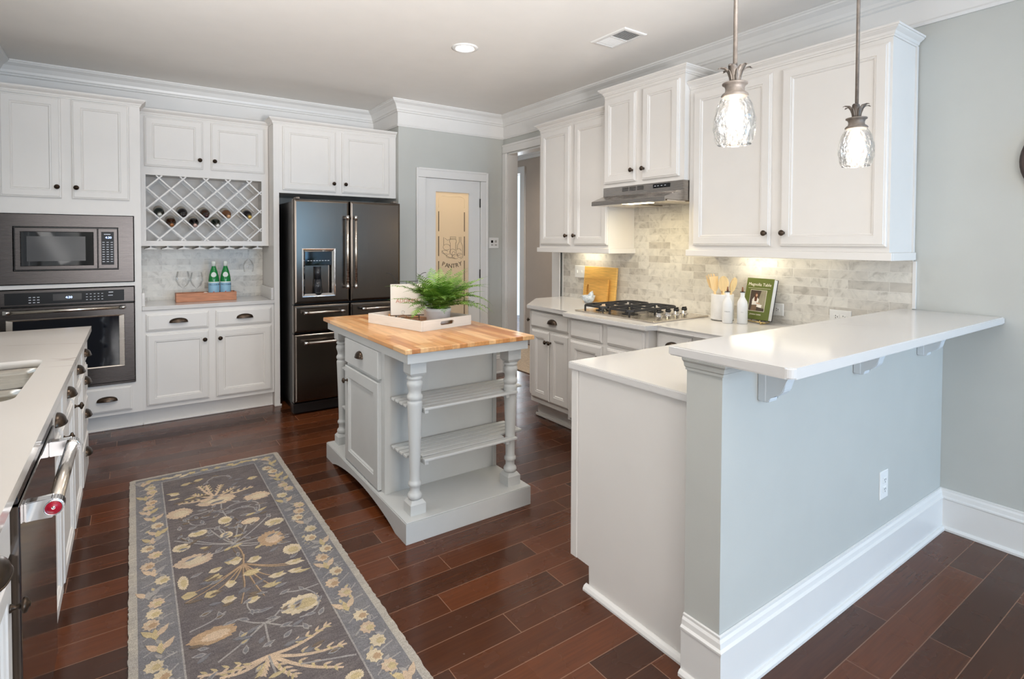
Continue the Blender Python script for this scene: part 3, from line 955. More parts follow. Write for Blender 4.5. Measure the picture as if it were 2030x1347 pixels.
mb = M(); mb.box(0.0555, 0.9855, 4.951, 5.438, 0.884, 0.914, 0.003); part('slab', mb, QUARTZ, t)
mb = M(); mb.box(0.0555, 0.0755, 4.975, 5.436, 0.9145, 1.016, 0.002); part('side_splash', mb, QUARTZ, t)
mb = M(); mb.box(0.9655, 0.9855, 4.975, 5.436, 0.9145, 1.016, 0.002); part('side_splash', mb, QUARTZ, t)

# wooden tray with bottles and glasses
t = thing('wooden_tray', 'long reddish wooden tray on the drinks counter', 'tray', (0.5, 5.215, 0.9145))
mb = M()
mb.box(0.285, 0.725, 5.145, 5.155, 0.9145, 0.985, 0.002); mb.box(0.285, 0.725, 5.275, 5.285, 0.9145, 0.985, 0.002)
mb.box(0.295, 0.715, 5.155, 5.275, 0.9145, 0.9245); part('tray_base', mb, ACACIA, t)
for x in (0.285, 0.715):
    mb = M(); mb.loops([[(x if k else x + 0.010, y, z) for y, z in ((5.155, 0.9145), (5.275, 0.9145), (5.275, 0.985), (5.155, 0.985))] for k in (0,)], False, False)
    mb = M()
    mb.box(x, x + 0.010, 5.1555, 5.19, 0.9145, 0.985); mb.box(x, x + 0.010, 5.24, 5.2745, 0.9145, 0.985); mb.box(x, x + 0.010, 5.19, 5.24, 0.9145, 0.95); mb.box(x, x + 0.010, 5.19, 5.24, 0.968, 0.985)
    part('end_board', mb, ACACIA, t)
GREENG = plain('green_bottle_glass', S(30, 128, 64), 0.07, vary=0.12, scale=4)
LBLUE = plain('blue_bottle_label', S(150, 192, 216), 0.5, vary=0.05)
LWHT = plain('white_bottle_label', S(226, 232, 226), 0.5, vary=0.02)
LNAVY = plain('navy_label_print', S(36, 52, 98), 0.5, vary=0.03)
LRED = plain('red_star_print', S(190, 60, 60), 0.5, vary=0.03)
for i, x in enumerate((0.562, 0.650)):
    t = thing('water_bottle', ('green glass sparkling water bottle with blue label, nearer the oven' if i == 0 else 'green glass sparkling water bottle with blue label, nearer the fridge'), 'bottle', (x, 5.215, 0.925), (0, 0, 0), 'green sparkling water bottles')
    c = (x, 5.215, 0.925)
    mb = M(); mb.lathe([(0.0, 0.0), (0.036, 0.0), (0.041, 0.006), (0.041, 0.155), (0.037, 0.19), (0.027, 0.235), (0.018, 0.262), (0.0142, 0.28), (0.0138, 0.296), (0.0, 0.296)], c, 28); part('bottle_body', mb, GREENG, t)
    mb = M(); mb.lathe([(0.0150, 0.270), (0.0150, 0.294), (0.0162, 0.296), (0.0162, 0.314), (0.0145, 0.317), (0.0, 0.317)], c, 20, cap=True); part('cap', mb, LWHT, t)
    mb = M(); mb.lathe([(0.0412, 0.022), (0.0417, 0.024), (0.0417, 0.144), (0.0412, 0.146)], c, 28, cap=False); lb = part('label', mb, LBLUE, t)
    mb = M(); mb.lathe([(0.0420, 0.137), (0.0422, 0.138), (0.0422, 0.145), (0.0420, 0.146)], c, 28, cap=False)
    part('label_edge', mb, LWHT, t)

    def wrap(mb, txt, size, zc, rad):
        for kk, ch in enumerate(txt):
            a = (kk - (len(txt) - 1) / 2) * size * 0.62 / rad - 0.12
            mb.text(ch, size, Matrix.Translation((x + rad * math.sin(a), 5.215 - rad * math.cos(a), zc)) @ Matrix.Rotation(a, 4, 'Z') @ Rt, 0.0004)
    mb = M(); wrap(mb, 'S.PELLEGRINO', 0.0155, 1.046, 0.0422); part('label_lettering', mb, LNAVY, t)
    mb = M(); a = -0.12
    mb.prism([(x + 0.0425 * math.sin(a) + 0.008 * (1 if k % 2 == 0 else 0.4) * math.sin(PI * k / 5), 0.986 + 0.008 * (1 if k % 2 == 0 else 0.4) * math.cos(PI * k / 5)) for k in range(10)], 'y', 5.1722, 5.1735); part('label_star', mb, LRED, t)
    mb = M()
    rad = lambda zz: 0.0414 - (zz - 0.155) * 0.1143 if zz < 0.19 else 0.0376 - (zz - 0.19) * 0.2222
    Ls = []
    for q in (0.02, 0.5, 1.0):
        L = []
        for k in range(18):
            an, zz = -0.12 + q * 0.62 * math.cos(2 * PI * k / 18), 0.206 + q * 0.021 * math.sin(2 * PI * k / 18)
            L.append((x + rad(zz) * math.sin(an), 5.215 - rad(zz) * math.cos(an), 0.925 + zz))
        Ls.append(L)
    mb.loops(Ls, False, False); part('neck_label', mb, LWHT, t)
wineglass((0.338, 5.215, 0.9255), 'clear wine glass standing in the wooden tray, nearest the oven', False, 1.15)
wineglass((0.437, 5.228, 0.9255), 'clear wine glass in the wooden tray beside the green bottles', False, 1.1)
mb = M()
mb.lathe([(0.0, 0.0), (0.022, 0.0), (0.026, 0.012), (0.022, 0.05), (0.012, 0.062), (0.0, 0.064)], (0.4985, 5.185, 0.925), 9)
solo('folded_napkin', mb, plain('white_linen', S(226, 218, 208), 0.9, vary=0.05, bump=0.4, bscale=120), 'small white folded napkin lying in the wooden tray', 'napkin')

# ------------------------------------------------------------------ fridge and its cabinet
t = thing('fridge_cabinet', 'white two-door cabinet above the fridge with full-height side panel', 'cabinet', (1.5, 5.2, 0))
mb = M(); mb.box(0.9870, 1.0310, YF, 5.545, 0.0, 2.415); mb.box(0.986, 1.042, YF - 0.010, YF - 0.0005, 0.0, 0.018, 0.004); part('side_panel', mb, WHITE, t)
mb = M(); mb.box(1.0312, 2.087, YF + 0.0, 5.545, 1.827, 2.415); part('cabinet_body', mb, WHITE, t)
mb = M(); mb.sweep(CROWN_CAB, [(0.9870, 5.118, 2.408), (0.9870, YF, 2.408), (2.087, YF, 2.408)]); part('crown_molding', mb, WHITE, t)
door(t, F, 1.060, 1.509, 1.852, 2.395, (1.487, 1.928)); door(t, F, 1.565, 2.014, 1.852, 2.395, (1.592, 1.928))

YR = 4.589
F = FY(YR + 0.062)
t = thing('refrigerator', 'black stainless french-door refrigerator with water dispenser', 'refrigerator', (1.51, 4.9, 0))
mb = M(); mb.box(1.078, 1.962, YR + 0.075, 5.45, 0.06, 1.742, 0.004); mb.box(1.09, 1.95, YR + 0.11, 5.3, 0.0, 0.06); part('fridge_body', mb, BLACK, t)
mb = M(); mb.box(1.060, 1.974, YR + 0.03, YR + 0.11, 0.012, 0.092, 0.004); mb.box(1.058, 1.976, YR + 0.012, YR + 0.074, 0.086, 0.0945); part('kick_grille', mb, BLACK, t)


def fridge_front(name, a0, a1, z0, z1, hole=None, par=None):
    mb = M()
    L = [rect(F, a0, a1, z0, z1, i, d) for i, d in ((0, 0), (0, 0.048), (0.004, 0.056), (0.010, 0.060), (0.020, 0.062))]
    if hole:
        L += [rect(F, *hole, 0, 0.062), rect(F, *hole, 0, 0.004)]
    mb.loops(L, True, True)
    return part(name, mb, BLACKSSV, par or t)


dl = fridge_front('door', 1.062, 1.512, 0.905, 1.753, (1.134, 1.383, 0.967, 1.345))
dr = fridge_front('door', 1.519, 1.972, 0.905, 1.753)
w1 = fridge_front('drawer', 1.060, 1.512, 0.672, 0.893)
w2 = fridge_front('drawer', 1.519, 1.972, 0.672, 0.893)
w3 = fridge_front('freezer_drawer', 1.060, 1.972, 0.103, 0.658)


def barhandle(par, p0, p1):
    """bar with chrome caps, standing off the face"""
    p0, p1 = Vector(p0), Vector(p1); d = (p1 - p0).normalized()
    mb = M(); mb.cyl(p0, p1, 0.0115, 20); h_ = part('handle', mb, STEEL, par)
    for e, s_ in ((p0, 1), (p1, -1)):
        mb = M(); mb.cyl(e - d * s_ * 0.004, e + d * s_ * 0.030, 0.0135, 20)
        q = e + d * s_ * 0.014
        mb.cyl(q, (q.x, YR - 0.0005, q.z), 0.010, 16)
        part('handle_bracket', mb, CHROME, h_)


barhandle(dl, (1.478, YR - 0.058, 1.022), (1.478, YR - 0.058, 1.625)); barhandle(dr, (1.548, YR - 0.058, 1.022), (1.548, YR - 0.058, 1.625))
barhandle(w1, (1.130, YR - 0.055, 0.836), (1.450, YR - 0.055, 0.836)); barhandle(w2, (1.605, YR - 0.055, 0.840), (1.905, YR - 0.055, 0.840)); barhandle(w3, (1.130, YR - 0.055, 0.592), (1.905, YR - 0.055, 0.592))
G = FY(YR)
dis = (1.124, 1.393, 0.957, 1.355)
mb = M(); mb.loops([rect(G, *dis, i, d) for i, d in ((0, 0.0005), (0.001, 0.004), (0.004, 0.005), (0.010, 0.004), (0.012, 0.0005), (0.026, -0.012), (0.028, -0.03))], False, False)
dp = part('dispenser', mb, CHROME, t, 'chrome framed water dispenser')
mb = M(); mb.box(1.150, 1.367, YR + 0.012, YR + 0.055, 1.215, 1.330, 0.002); part('dispenser_panel', mb, BLKGLASS, dp)
mb = M()
for i in range(8):
    mb.box(1.170 + i * 0.023, 1.184 + i * 0.023, YR + 0.0112, YR + 0.0118, 1.252, 1.256)
part('dispenser_legend', mb, LEGEND, dp)
mb = M(); mb.cyl((1.258, YR + 0.034, 0.985), (1.258, YR + 0.034, 1.10), 0.036, 20, 0.030); mb.cyl((1.258, YR + 0.036, 1.10), (1.258, YR + 0.036, 1.205), 0.026, 16); part('dispenser_chute', mb, plain('smoky_plastic', S(40, 42, 46), 0.15), dp)
mb = M(); mb.box(1.152, 1.366, YR + 0.014, YR + 0.055, 0.972, 0.984, 0.002); part('drip_tray', mb, BLACK, dp)
for x in (1.085, 1.915):
    mb = M(); mb.box(x, x + 0.03, YR + 0.02, YR + 0.10, 1.755, 1.772, 0.004); part('hinge_cover', mb, PEWTER, t)

# ------------------------------------------------------------------ right wall: upper cabinets
XU = 3.0
F = FX(XU)


def light_rail(t, y0, y1, ends):
    mb = M()
    mb.box(XU - 0.014, XU + 0.008, y0, y1, 1.326, 1.366, 0.003)
    for s_ in ends:
        mb.box(XU + 0.0085, XR - 0.012, *((y0, y0 + 0.022) if s_ == 0 else (y1 - 0.022, y1)), 1.326, 1.366, 0.003)
    part('light_rail', mb, WHITE, t)


t = thing('upper_cabinet', 'white two-door wall cabinet between the hallway opening and the range hood', 'cabinet', (3.14, 3.45, 1.366))
mb = M(); mb.box(XU, XR - 0.0105, 3.022, 3.884, 1.3665, 2.415); part('cabinet_body', mb, WHITE, t)
mb = M(); mb.sweep(CROWN_CAB, [(XR - 0.012, 3.884, 2.405), (XU, 3.884, 2.405), (XU, 3.022, 2.405)]); part('crown_molding', mb, WHITE, t)
light_rail(t, 3.003, 3.906, (0, 1))
door(t, F, 3.466, 3.856, 1.392, 2.380, (3.490, 1.468)); door(t, F, 3.026, 3.410, 1.392, 2.380, (3.388, 1.468))
t = thing('upper_cabinet', 'large white two-door wall cabinet nearest the peninsula', 'cabinet', (3.14, 1.7, 1.366))
mb = M(); mb.box(XU, XR - 0.0105, 1.127, 2.284, 1.3665, 2.415); mb.box(XR - 0.030, XR - 0.0105, 1.119, 1.1268, 1.3665, 2.408); part('cabinet_body', mb, WHITE, t)
mb = M(); mb.sweep(CROWN_CAB, [(XU, 2.284, 2.405), (XU, 1.127, 2.405), (XR - 0.012, 1.127, 2.405)]); part('crown_molding', mb, WHITE, t)
light_rail(t, 1.112, 2.300, (0, 1))
door(t, F, 1.722, 2.247, 1.395, 2.378, (1.746, 1.468)); door(t, F, 1.138, 1.664, 1.395, 2.378, (1.640, 1.468))
XH = 2.948
F = FX(XH)
t = thing('upper_cabinet', 'short white two-door wall cabinet directly above the range hood', 'cabinet', (3.12, 2.65, 1.82))
mb = M(); mb.box(XH, XR - 0.0105, 2.286, 3.020, 1.822, 2.530); part('cabinet_body', mb, WHITE, t)
mb = M(); mb.sweep(CROWN_CAB, [(XR - 0.012, 3.020, 2.512), (XH, 3.020, 2.512), (XH, 2.286, 2.512), (XR - 0.012, 2.286, 2.512)]); part('crown_molding', mb, WHITE, t)
door(t, F, 2.696, 3.008, 1.851, 2.486, (2.718, 1.928)); door(t, F, 2.322, 2.636, 1.851, 2.486, (2.613, 1.928))

# range hood
t = thing('range_hood', 'stainless under-cabinet range hood with glowing lamp above the cooktop', 'range hood', (3.0, 2.65, 1.675))
mb = M()
def hood_loop(y, ylip):
    return [(XR - 0.0105, y, 1.8215), (2.940, y, 1.8215), (2.938, y, 1.757), (2.765, ylip, 1.708), (2.760, ylip, 1.703), (2.760, ylip, 1.676), (2.768, ylip, 1.676), (2.770, ylip, 1.690), (XR - 0.0105, y, 1.690)]
mb.loops([hood_loop(2.289, 2.289), hood_loop(3.017, 2.955)], True, True)
part('hood_shell', mb, HOODM, t)
for y in (2.765, 2.695, 2.622):
    mb = M()
    for k in range(6):
        mb.box(2.9365, 2.9395, y, y + 0.058, 1.783 + k * 0.0052, 1.7855 + k * 0.0052)
    part('vent_grille', mb, DARKSLOT, t)
mb = M(); mb.box(2.9355, 2.9395, 2.392, 2.535, 1.784, 1.812, 0.001); sw = part('switch_panel', mb, BLKGLASS, t)
mb = M()
for y in (2.43, 2.46, 2.49, 2.515):
    mb.box(2.9345, 2.9354, y - 0.006, y + 0.006, 1.796, 1.800)
part('switch_legend', mb, LEGEND, sw)
mb = M(); mb.box(2.80, 3.26, 2.72, 3.0, 1.681, 1.6895, 0.001); part('grease_filter', mb, STEEL, t)
mb = M(); mb.box(2.79, 2.90, 2.49, 2.70, 1.679, 1.6895, 0.002); part('lamp_lens', mb, HOODGLOW, t)
mb = M(); mb.box(2.80, 3.26, 2.30, 2.47, 1.681, 1.6895, 0.001); part('grease_filter', mb, STEEL, t)
light('hood_lamp', 'AREA', (2.90, 2.60, 1.672), 2.6, (1.0, 0.84, 0.52), (0, 0, 0), 0.14, 0.22)
# under-cabinet strips
for y, p in ((3.5, 0.75), (1.95, 0.75), (1.62, 0.2)):
    light('under_cabinet_light', 'AREA', (3.19, y, 1.355), p, (1.0, 0.91, 0.70), (0, 0.0, 0), 0.05, 0.28)

# right wall: base cabinets and worktop
XBc = 2.622
F = FX(XBc)
t = thing('base_cabinet', 'white base cabinet with one drawer, two doors and angled end by the hallway', 'cabinet', (2.95, 3.4, 0))
mb = M(); mb.prism([(XBc, 2.962), (XBc, 3.497), (2.965, 3.850), (XR - 0.002, 3.860), (XR - 0.002, 2.962)], 'z', 0.145, 0.882); part('cabinet_body', mb, WHITE, t)
mb = M(); mb.prism([(2.72, 2.962), (2.72, 3.53), (3.0, 3.80), (XR - 0.002, 3.81), (XR - 0.002, 2.962)], 'z', 0.0, 0.144); mb.prism([(2.700, 2.962), (2.700, 3.54), (2.718, 3.55), (2.718, 2.962)], 'z', 0.0, 0.022, 0.005); part('toe_kick', mb, WHITE, t)
drawer(t, F, 3.020, 3.486, 0.742, 0.866, (3.205, 0.806)); door(t, F, 3.252, 3.472, 0.185, 0.722, (3.272, 0.645)); door(t, F, 3.020, 3.246, 0.185, 0.722, (3.226, 0.645))
c_, s_ = 0.343 / math.hypot(0.343, 0.353), 0.353 / math.hypot(0.343, 0.353)
FA = lambda a, z, d: (XBc + a * c_ - d * s_, 3.497 + a * s_ + d * c_, z)
door(t, FA, 0.045, 0.45, 0.185, 0.866, (0.12, 0.775))
XBb = 2.552
F = FX(XBb)
t = thing('base_cabinet', 'white base cabinet stepped forward under the cooktop, doors and false drawers', 'cabinet', (2.9, 2.6, 0))
mb = M(); mb.box(XBb, XR - 0.002, 2.226, 2.960, 0.145, 0.882); part('cabinet_body', mb, WHITE, t)
mb = M(); mb.box(2.65, XR - 0.002, 2.226, 2.960, 0.0, 0.144); mb.box(2.632, 2.6495, 2.226, 2.960, 0.0, 0.022, 0.005); part('toe_kick', mb, WHITE, t)
drawer(t, F, 2.612, 2.928, 0.745, 0.868); drawer(t, F, 2.248, 2.566, 0.745, 0.868)
door(t, F, 2.612, 2.928, 0.160, 0.722, (2.632, 0.645)); door(t, F, 2.248, 2.566, 0.160, 0.722, (2.546, 0.645))
F = FX(XBc)
t = thing('base_cabinet', 'white base cabinet in the corner between cooktop and peninsula, drawer over door', 'cabinet', (2.95, 1.97, 0))
mb = M(); mb.box(XBc, XR - 0.002, 1.722, 2.224, 0.145, 0.882); part('cabinet_body', mb, WHITE, t)
mb = M(); mb.box(2.70, XR - 0.002, 1.722, 2.224, 0.0, 0.144); part('toe_kick', mb, WHITE, t)
drawer(t, F, 1.962, 2.208, 0.742, 0.866, (2.085, 0.806)); door(t, F, 1.962, 2.208, 0.185, 0.722, (2.19, 0.645))
# peninsula cabinet
F = FYp(1.700)
t = thing('peninsula_cabinet', 'white peninsula base cabinet with plain end panel against the half wall', 'cabinet', (2.3, 1.4, 0))
mb = M(); mb.box(1.522, XR - 0.002, 1.127, 1.700, 0.105, 0.882); part('cabinet_body', mb, WHITE, t)
mb = M(); mb.prism([(1.127, 0), (1.615, 0), (1.615, 0.098), (1.722, 0.098), (1.722, 0.883), (1.127, 0.883)], 'x', 1.508, 1.521, 0.001); mb.prism([(1.685, 0.10), (1.7225, 0.10), (1.7225, 0.882), (1.685, 0.882)], 'x', 1.502, 1.5075, 0.0015); part('end_panel', mb, WHITE, t)
mb = M(); mb.box(1.522, 2.60, 1.127, 1.615, 0.0, 0.104); part('toe_kick', mb, WHITE, t)
mb = M(); mb.prism([(1.507, 0.0), (1.486, 0.0), (1.486, 0.008), (1.492, 0.018), (1.502, 0.023), (1.507, 0.023)], 'y', 1.147, 1.628); part('shoe_molding', mb, TRIM, t)
for k in range(3):
    a = 1.56 + k * 0.34
    drawer(t, F, a, a + 0.31, 0.742, 0.866, (a + 0.155, 0.806)); door(t, F, a, a + 0.31, 0.160, 0.722, (a + 0.03, 0.645))
t = None
mb = M()
mb.prism([(XR - 0.0115, 1.1275), (1.492, 1.1275), (1.492, 1.733), (2.585, 1.733), (2.585, 2.186), (2.503, 2.206), (2.503, 2.972), (2.578, 2.988), (2.585, 3.512), (2.945, 3.868), (XR - 0.0115, 3.882)], 'z', 0.884, 0.914, 0.0035)
solo('countertop', mb, QUARTZ, 'white quartz worktop running under the cooktop and along the low side of the peninsula', 'countertop')
# bar top and corbels
mb = M(); mb.prism([(XR - 0.002, 1.176), (1.447, 1.176), (1.447, 0.787)] + [(1.469 - 0.022 * math.cos(a), 0.787 - 0.022 * math.sin(a)) for a in [PI / 2 * i / 6 for i in range(1, 7)]] + [(XR - 0.002, 0.765)], 'z', 1.0415, 1.073, 0.004, seg=3, vert=False)
solo('breakfast_bar', mb, QUARTZ, 'raised white quartz breakfast bar top on the peninsula half wall', 'countertop')
CORB = [(0.968, 1.0405), (0.968, 1.001), (0.9945, 1.0), (0.9945, 0.897), (0.962, 0.897), (0.955, 0.903), (0.955, 0.915), (0.948, 0.920), (0.925, 0.928), (0.910, 0.945), (0.902, 0.975), (0.893, 1.0), (0.874, 1.020), (0.868, 1.0405)]
CORB = [(0.9665, 1.0405), (0.9665, 0.9995), (0.9945, 0.9995)] + CORB[3:]
csrc = None
for i, (x, lab) in enumerate(((1.667, 'pale blue-grey bracket under the bar, nearest its free end'), (2.334, 'pale blue-grey bracket under the middle of the bar'), (2.966, 'pale blue-grey bracket under the bar, nearest the side wall'))):
    mb = M(); mb.prism(CORB, 'x', x, x + 0.050, 0.003)
    mb.box(x - 0.0015, x + 0.0515, 0.9665, 0.9945, 0.899, 0.999, 0.003)
    solo('bar_bracket', mb, plain('pale_trim_blue', S(214, 220, 224), 0.4), lab, 'bracket', 'brackets under the breakfast bar')


def outlet(name, F, a0, a1, z0, z1, lab, cat, kind):
    t = thing(name, lab, cat, F((a0 + a1) / 2, (z0 + z1) / 2, 0))
    mb = M(); mb.loops([rect(F, a0, a1, z0, z1, i, d) for i, d in ((0, 0.0005), (0, 0.003), (0.003, 0.006))], True, True); part('cover_plate', mb, PLATE, t)
    ac, zc = (a0 + a1) / 2, (z0 + z1) / 2
    w_, h_ = abs(a1 - a0), z1 - z0
    if kind == 'v' or kind == 'h':
        for s_ in (-1, 1):
            ca, cz = (ac, zc + s_ * h_ * 0.17) if kind == 'v' else (ac + s_ * w_ * 0.17, zc)
            mb = M(); mb.loops([rect(F, ca - 0.0155, ca + 0.0155, cz - 0.013, cz + 0.013, i, d) for i, d in ((0, 0.0062), (0.0, 0.0075), (0.002, 0.0085))], True, True)
            so = part('socket', mb, PLATE, t)
            for da, dz in ((-0.006, 0.003), (0.006, 0.003), (0, -0.007)):
                if kind == 'h': da, dz = dz, da
                mb = M(); mb.loops([rect(F, ca + da - 0.0015, ca + da + 0.0015, cz + dz - 0.0035, cz + dz + 0.0035, 0, d) for d in (0.0084, 0.0089)], True, True)
                part('slot', mb, DARKSLOT, so)
    else:
        for s_ in (-1, 1):
            ca = ac + s_ * w_ * 0.23
            mb = M(); mb.loops([rect(F, ca - 0.006, ca + 0.006, zc - 0.012, zc + 0.012, i, d) for i, d in ((0, 0.0062), (0.001, 0.012))], True, True); part('switch_toggle', mb, PLATE, t)
    return t


outlet('wall_outlet', FY(0.995), 2.592, 2.668, 0.320, 0.440, 'white upright outlet low on the blue peninsula wall', 'outlet', 'v')
outlet('wall_outlet', FX(XR - 0.0105), 1.797, 1.915, 0.962, 1.038, 'white sideways outlet on the tile right of the green book', 'outlet', 'h')
outlet('wall_outlet', FX(XR - 0.0105), 1.412, 1.528, 0.957, 1.033, 'white sideways outlet on the tile half hidden by the bar top', 'outlet', 'h')
outlet('wall_switch', FX(XR - 0.0105), 3.598, 3.724, 1.098, 1.206, 'white double switch plate on the tile beside the cutting boards', 'switch', 's')
t = thing('wall_keypad', 'white wall control plate with dark display beside the pantry door', 'wall control', (3.168, YP, 1.40))
F = FY(YP)
mb = M(); mb.loops([rect(F, 3.108, 3.232, 1.346, 1.460, i, d) for i, d in ((0, 0.0005), (0, 0.006), (0.004, 0.010))], True, True); part('cover_plate', mb, PLATE, t)
mb = M(); mb.box(3.133, 3.158, YP - 0.0115, YP - 0.010, 1.405, 1.432); part('display_window', mb, BLKGLASS, t)
for x0, x1, z0, z1 in ((3.180, 3.205, 1.408, 1.432), (3.133, 3.160, 1.376, 1.388), (3.180, 3.207, 1.376, 1.388)):
    mb = M(); mb.box(x0, x1, YP - 0.0125, YP - 0.0101, z0, z1, 0.001); part('button', mb, plain('grey_button', S(170, 168, 164), 0.4), t)

# ------------------------------------------------------------------ gas cooktop
t = thing('gas_cooktop', 'stainless gas cooktop with black grates set in the stepped worktop', 'cooktop', (2.9, 2.62, 0.9145))
mb = M(); mb.box(2.628, 3.178, 2.252, 2.985, 0.9145, 0.925, 0.003); part('cooktop_plate', mb, STEEL, t)
BUR = ((2.775, 2.84), (3.035, 2.84), (2.775, 2.585), (3.035, 2.585))
for x, y in BUR:
    mb = M(); mb.lathe([(0.055, 0.9255), (0.055, 0.929), (0.036, 0.931), (0.036, 0.938), (0.030, 0.942), (0.0, 0.942)], (x, y, 0), 24); part('burner', mb, BLACK, t)


def gbar(mb, p0, p1, w_=0.010):
    p0, p1 = Vector(p0), Vector(p1); d = (p1 - p0).normalized(); n_ = Vector((-d.y, d.x, 0)).normalized() * w_ / 2; u_ = Vector((0, 0, 0.007))
    mb.loops([[p + n_ - u_, p - n_ - u_, p - n_ * 0.6 + u_, p + n_ * 0.6 + u_] for p in (p0, p1)], True, True)


for gi, (ya, yb) in enumerate(((2.725, 2.945), (2.480, 2.700))):
    mb = M()
    zt = 0.962
    xa, xb = 2.665, 3.150
    c = 0.035
    outl = [(xa + c, ya), (xb - c, ya), (xb, ya + c), (xb, yb - c), (xb - c, yb), (xa + c, yb), (xa, yb - c), (xa, ya + c)]
    for p, q in zip(outl, outl[1:] + outl[:1]):
        gbar(mb, (*p, zt), (*q, zt), 0.012)
    for x, y in BUR:
        if not ya < y < yb: continue
        for k in range(4):
            a = PI / 2 * k + PI / 4 * 0
            ex, ey = math.cos(a), math.sin(a)
            far = 0.105 if abs(ex) > 0.5 else (yb - ya) / 2
            gbar(mb, (x + ex * 0.022, y + ey * 0.022, zt + 0.006), (x + ex * far, y + ey * far, zt))
    gbar(mb, ((xa + xb) / 2, ya, zt), ((xa + xb) / 2, yb, zt))
    for x, y in ((xa + 0.012, ya + 0.02), (xa + 0.012, yb - 0.02), (xb - 0.012, ya + 0.02), (xb - 0.012, yb - 0.02), ((xa + xb) / 2, ya + 0.004), ((xa + xb) / 2, yb - 0.004)):
        mb.cyl((x, y, 0.9255), (x, y, zt), 0.007, 8)
    part('grate', mb, CASTIRON, t)
for x in (2.852, 2.943, 3.027, 3.110):
    mb = M(); mb.lathe([(0.028, 0.9255), (0.028, 0.929), (0.020, 0.931), (0.018, 0.948), (0.0, 0.949)], (x, 2.400, 0), 20); kb = part('knob_base', mb, CHROME, t)
    mb = M(); mb.lathe([(0.0185, 0.9495), (0.0195, 0.958), (0.0165, 0.964), (0.0, 0.964)], (x, 2.400, 0), 20); mb.box(x - 0.0185, x + 0.0185, 2.3945, 2.4055, 0.962, 0.973, 0.002); part('burner_knob', mb, BLACK, kb)

# ------------------------------------------------------------------ things on the right worktop


def board(name, lab, y0, w_, h_, th, xb, tilt, slot, hue):
    t = thing(name, lab, 'cutting board', (xb, y0 + w_ / 2, 0.9147), (0, tilt, 0))
    mb = M()
    if slot:
        sy, sz, sw, sh = slot
        out = [(-w_ / 2, 0), (w_ / 2, 0), (w_ / 2, h_), (-w_ / 2, h_)]
        L0 = [(p[0], p[1]) for p in out]
        n = 24
        inner = [(sy + sw * math.cos(2 * PI * k / n), sz + sh * math.sin(2 * PI * k / n)) for k in range(n)]
        # outer outline resampled by angle round the slot so the face is one clean ring
        outer = []
        for k in range(n):
            dx, dz = math.cos(2 * PI * k / n), math.sin(2 * PI * k / n)
            ts = []
            if dx > 1e-6: ts.append((w_ / 2 - sy) / dx)
            if dx < -1e-6: ts.append((-w_ / 2 - sy) / dx)
            if dz > 1e-6: ts.append((h_ - sz) / dz)
            if dz < -1e-6: ts.append((0 - sz) / dz)
            q = min(ts); outer.append([sy + dx * q, sz + dz * q])
        for cxy in L0:
            j = min(range(n), key=lambda k: (outer[k][0] - cxy[0]) ** 2 + (outer[k][1] - cxy[1]) ** 2); outer[j] = list(cxy)
        f_ = lambda P, x: [(x, p[0], p[1]) for p in P]
        mb.loops([f_(inner, th), f_(outer, th), f_(outer, 0), f_(inner, 0), f_(inner, th)], False, False)
    else:
        mb.box(0, th, -w_ / 2, w_ / 2, 0, h_, 0.004)
    o = part('board_body', mb, hue, t, local=True)
    return t


board('cutting_board', 'larger golden bamboo cutting board leaning against the tile', 3.172, 0.386, 0.292, 0.018, 3.222, 0.09, None, BAMBOO)
board('cutting_board', 'smaller bamboo cutting board with handle slot, leaning in front of the larger one', 3.222, 0.275, 0.196, 0.016, 3.176, 0.11, (0.095, 0.098, 0.014, 0.045), plain('bamboo_dark', S(218, 166, 88), 0.35, vary=0.16, scale=3, stretch=(3, 3, 40)))
bowlm = plain('blue_white_glaze', S(206, 214, 220), 0.25, vary=0.28, scale=38)
mb = M(); mb.lathe([(0.030, 0.0), (0.034, 0.004), (0.048, 0.020), (0.056, 0.045), (0.057, 0.058), (0.054, 0.058), (0.046, 0.024), (0.0, 0.010)], (3.105, 3.355, 0.9145), 28)
solo('small_bowl', mb, bowlm, 'small blue and white patterned bowl in front of the cutting boards', 'bowl')
mb = M(); mb.lathe([(0.0, -0.014), (0.016, 0.0), (0.024, 0.025), (0.018, 0.05), (0.0, 0.072)], (3.112, 3.35, 0.945), 7, (0.25, -0.25, 0.9))
solo('garlic_bulb', mb, bowlm, 'pale knobbly object standing in the small patterned bowl', 'ornament')
# crock with utensils
t = thing('utensil_crock', 'white marble crock holding wooden spoons on the worktop', 'crock', (3.125, 2.115, 0.9145))
mb = M(); mb.lathe([(0.0, 0.004), (0.062, 0.004), (0.070, 0.004), (0.071, 0.012), (0.069, 0.165), (0.067, 0.168), (0.062, 0.168), (0.061, 0.02), (0.0, 0.018)], (3.125, 2.115, 0.9145), 32); part('crock_body', mb, MARBLE, t)
mb = M(); mb.lathe([(0.0, 0.0), (0.069, 0.0), (0.069, 0.0038), (0.0, 0.0038)], (3.125, 2.115, 0.9145), 32); part('base_ring', mb, DARKSLOT, t)


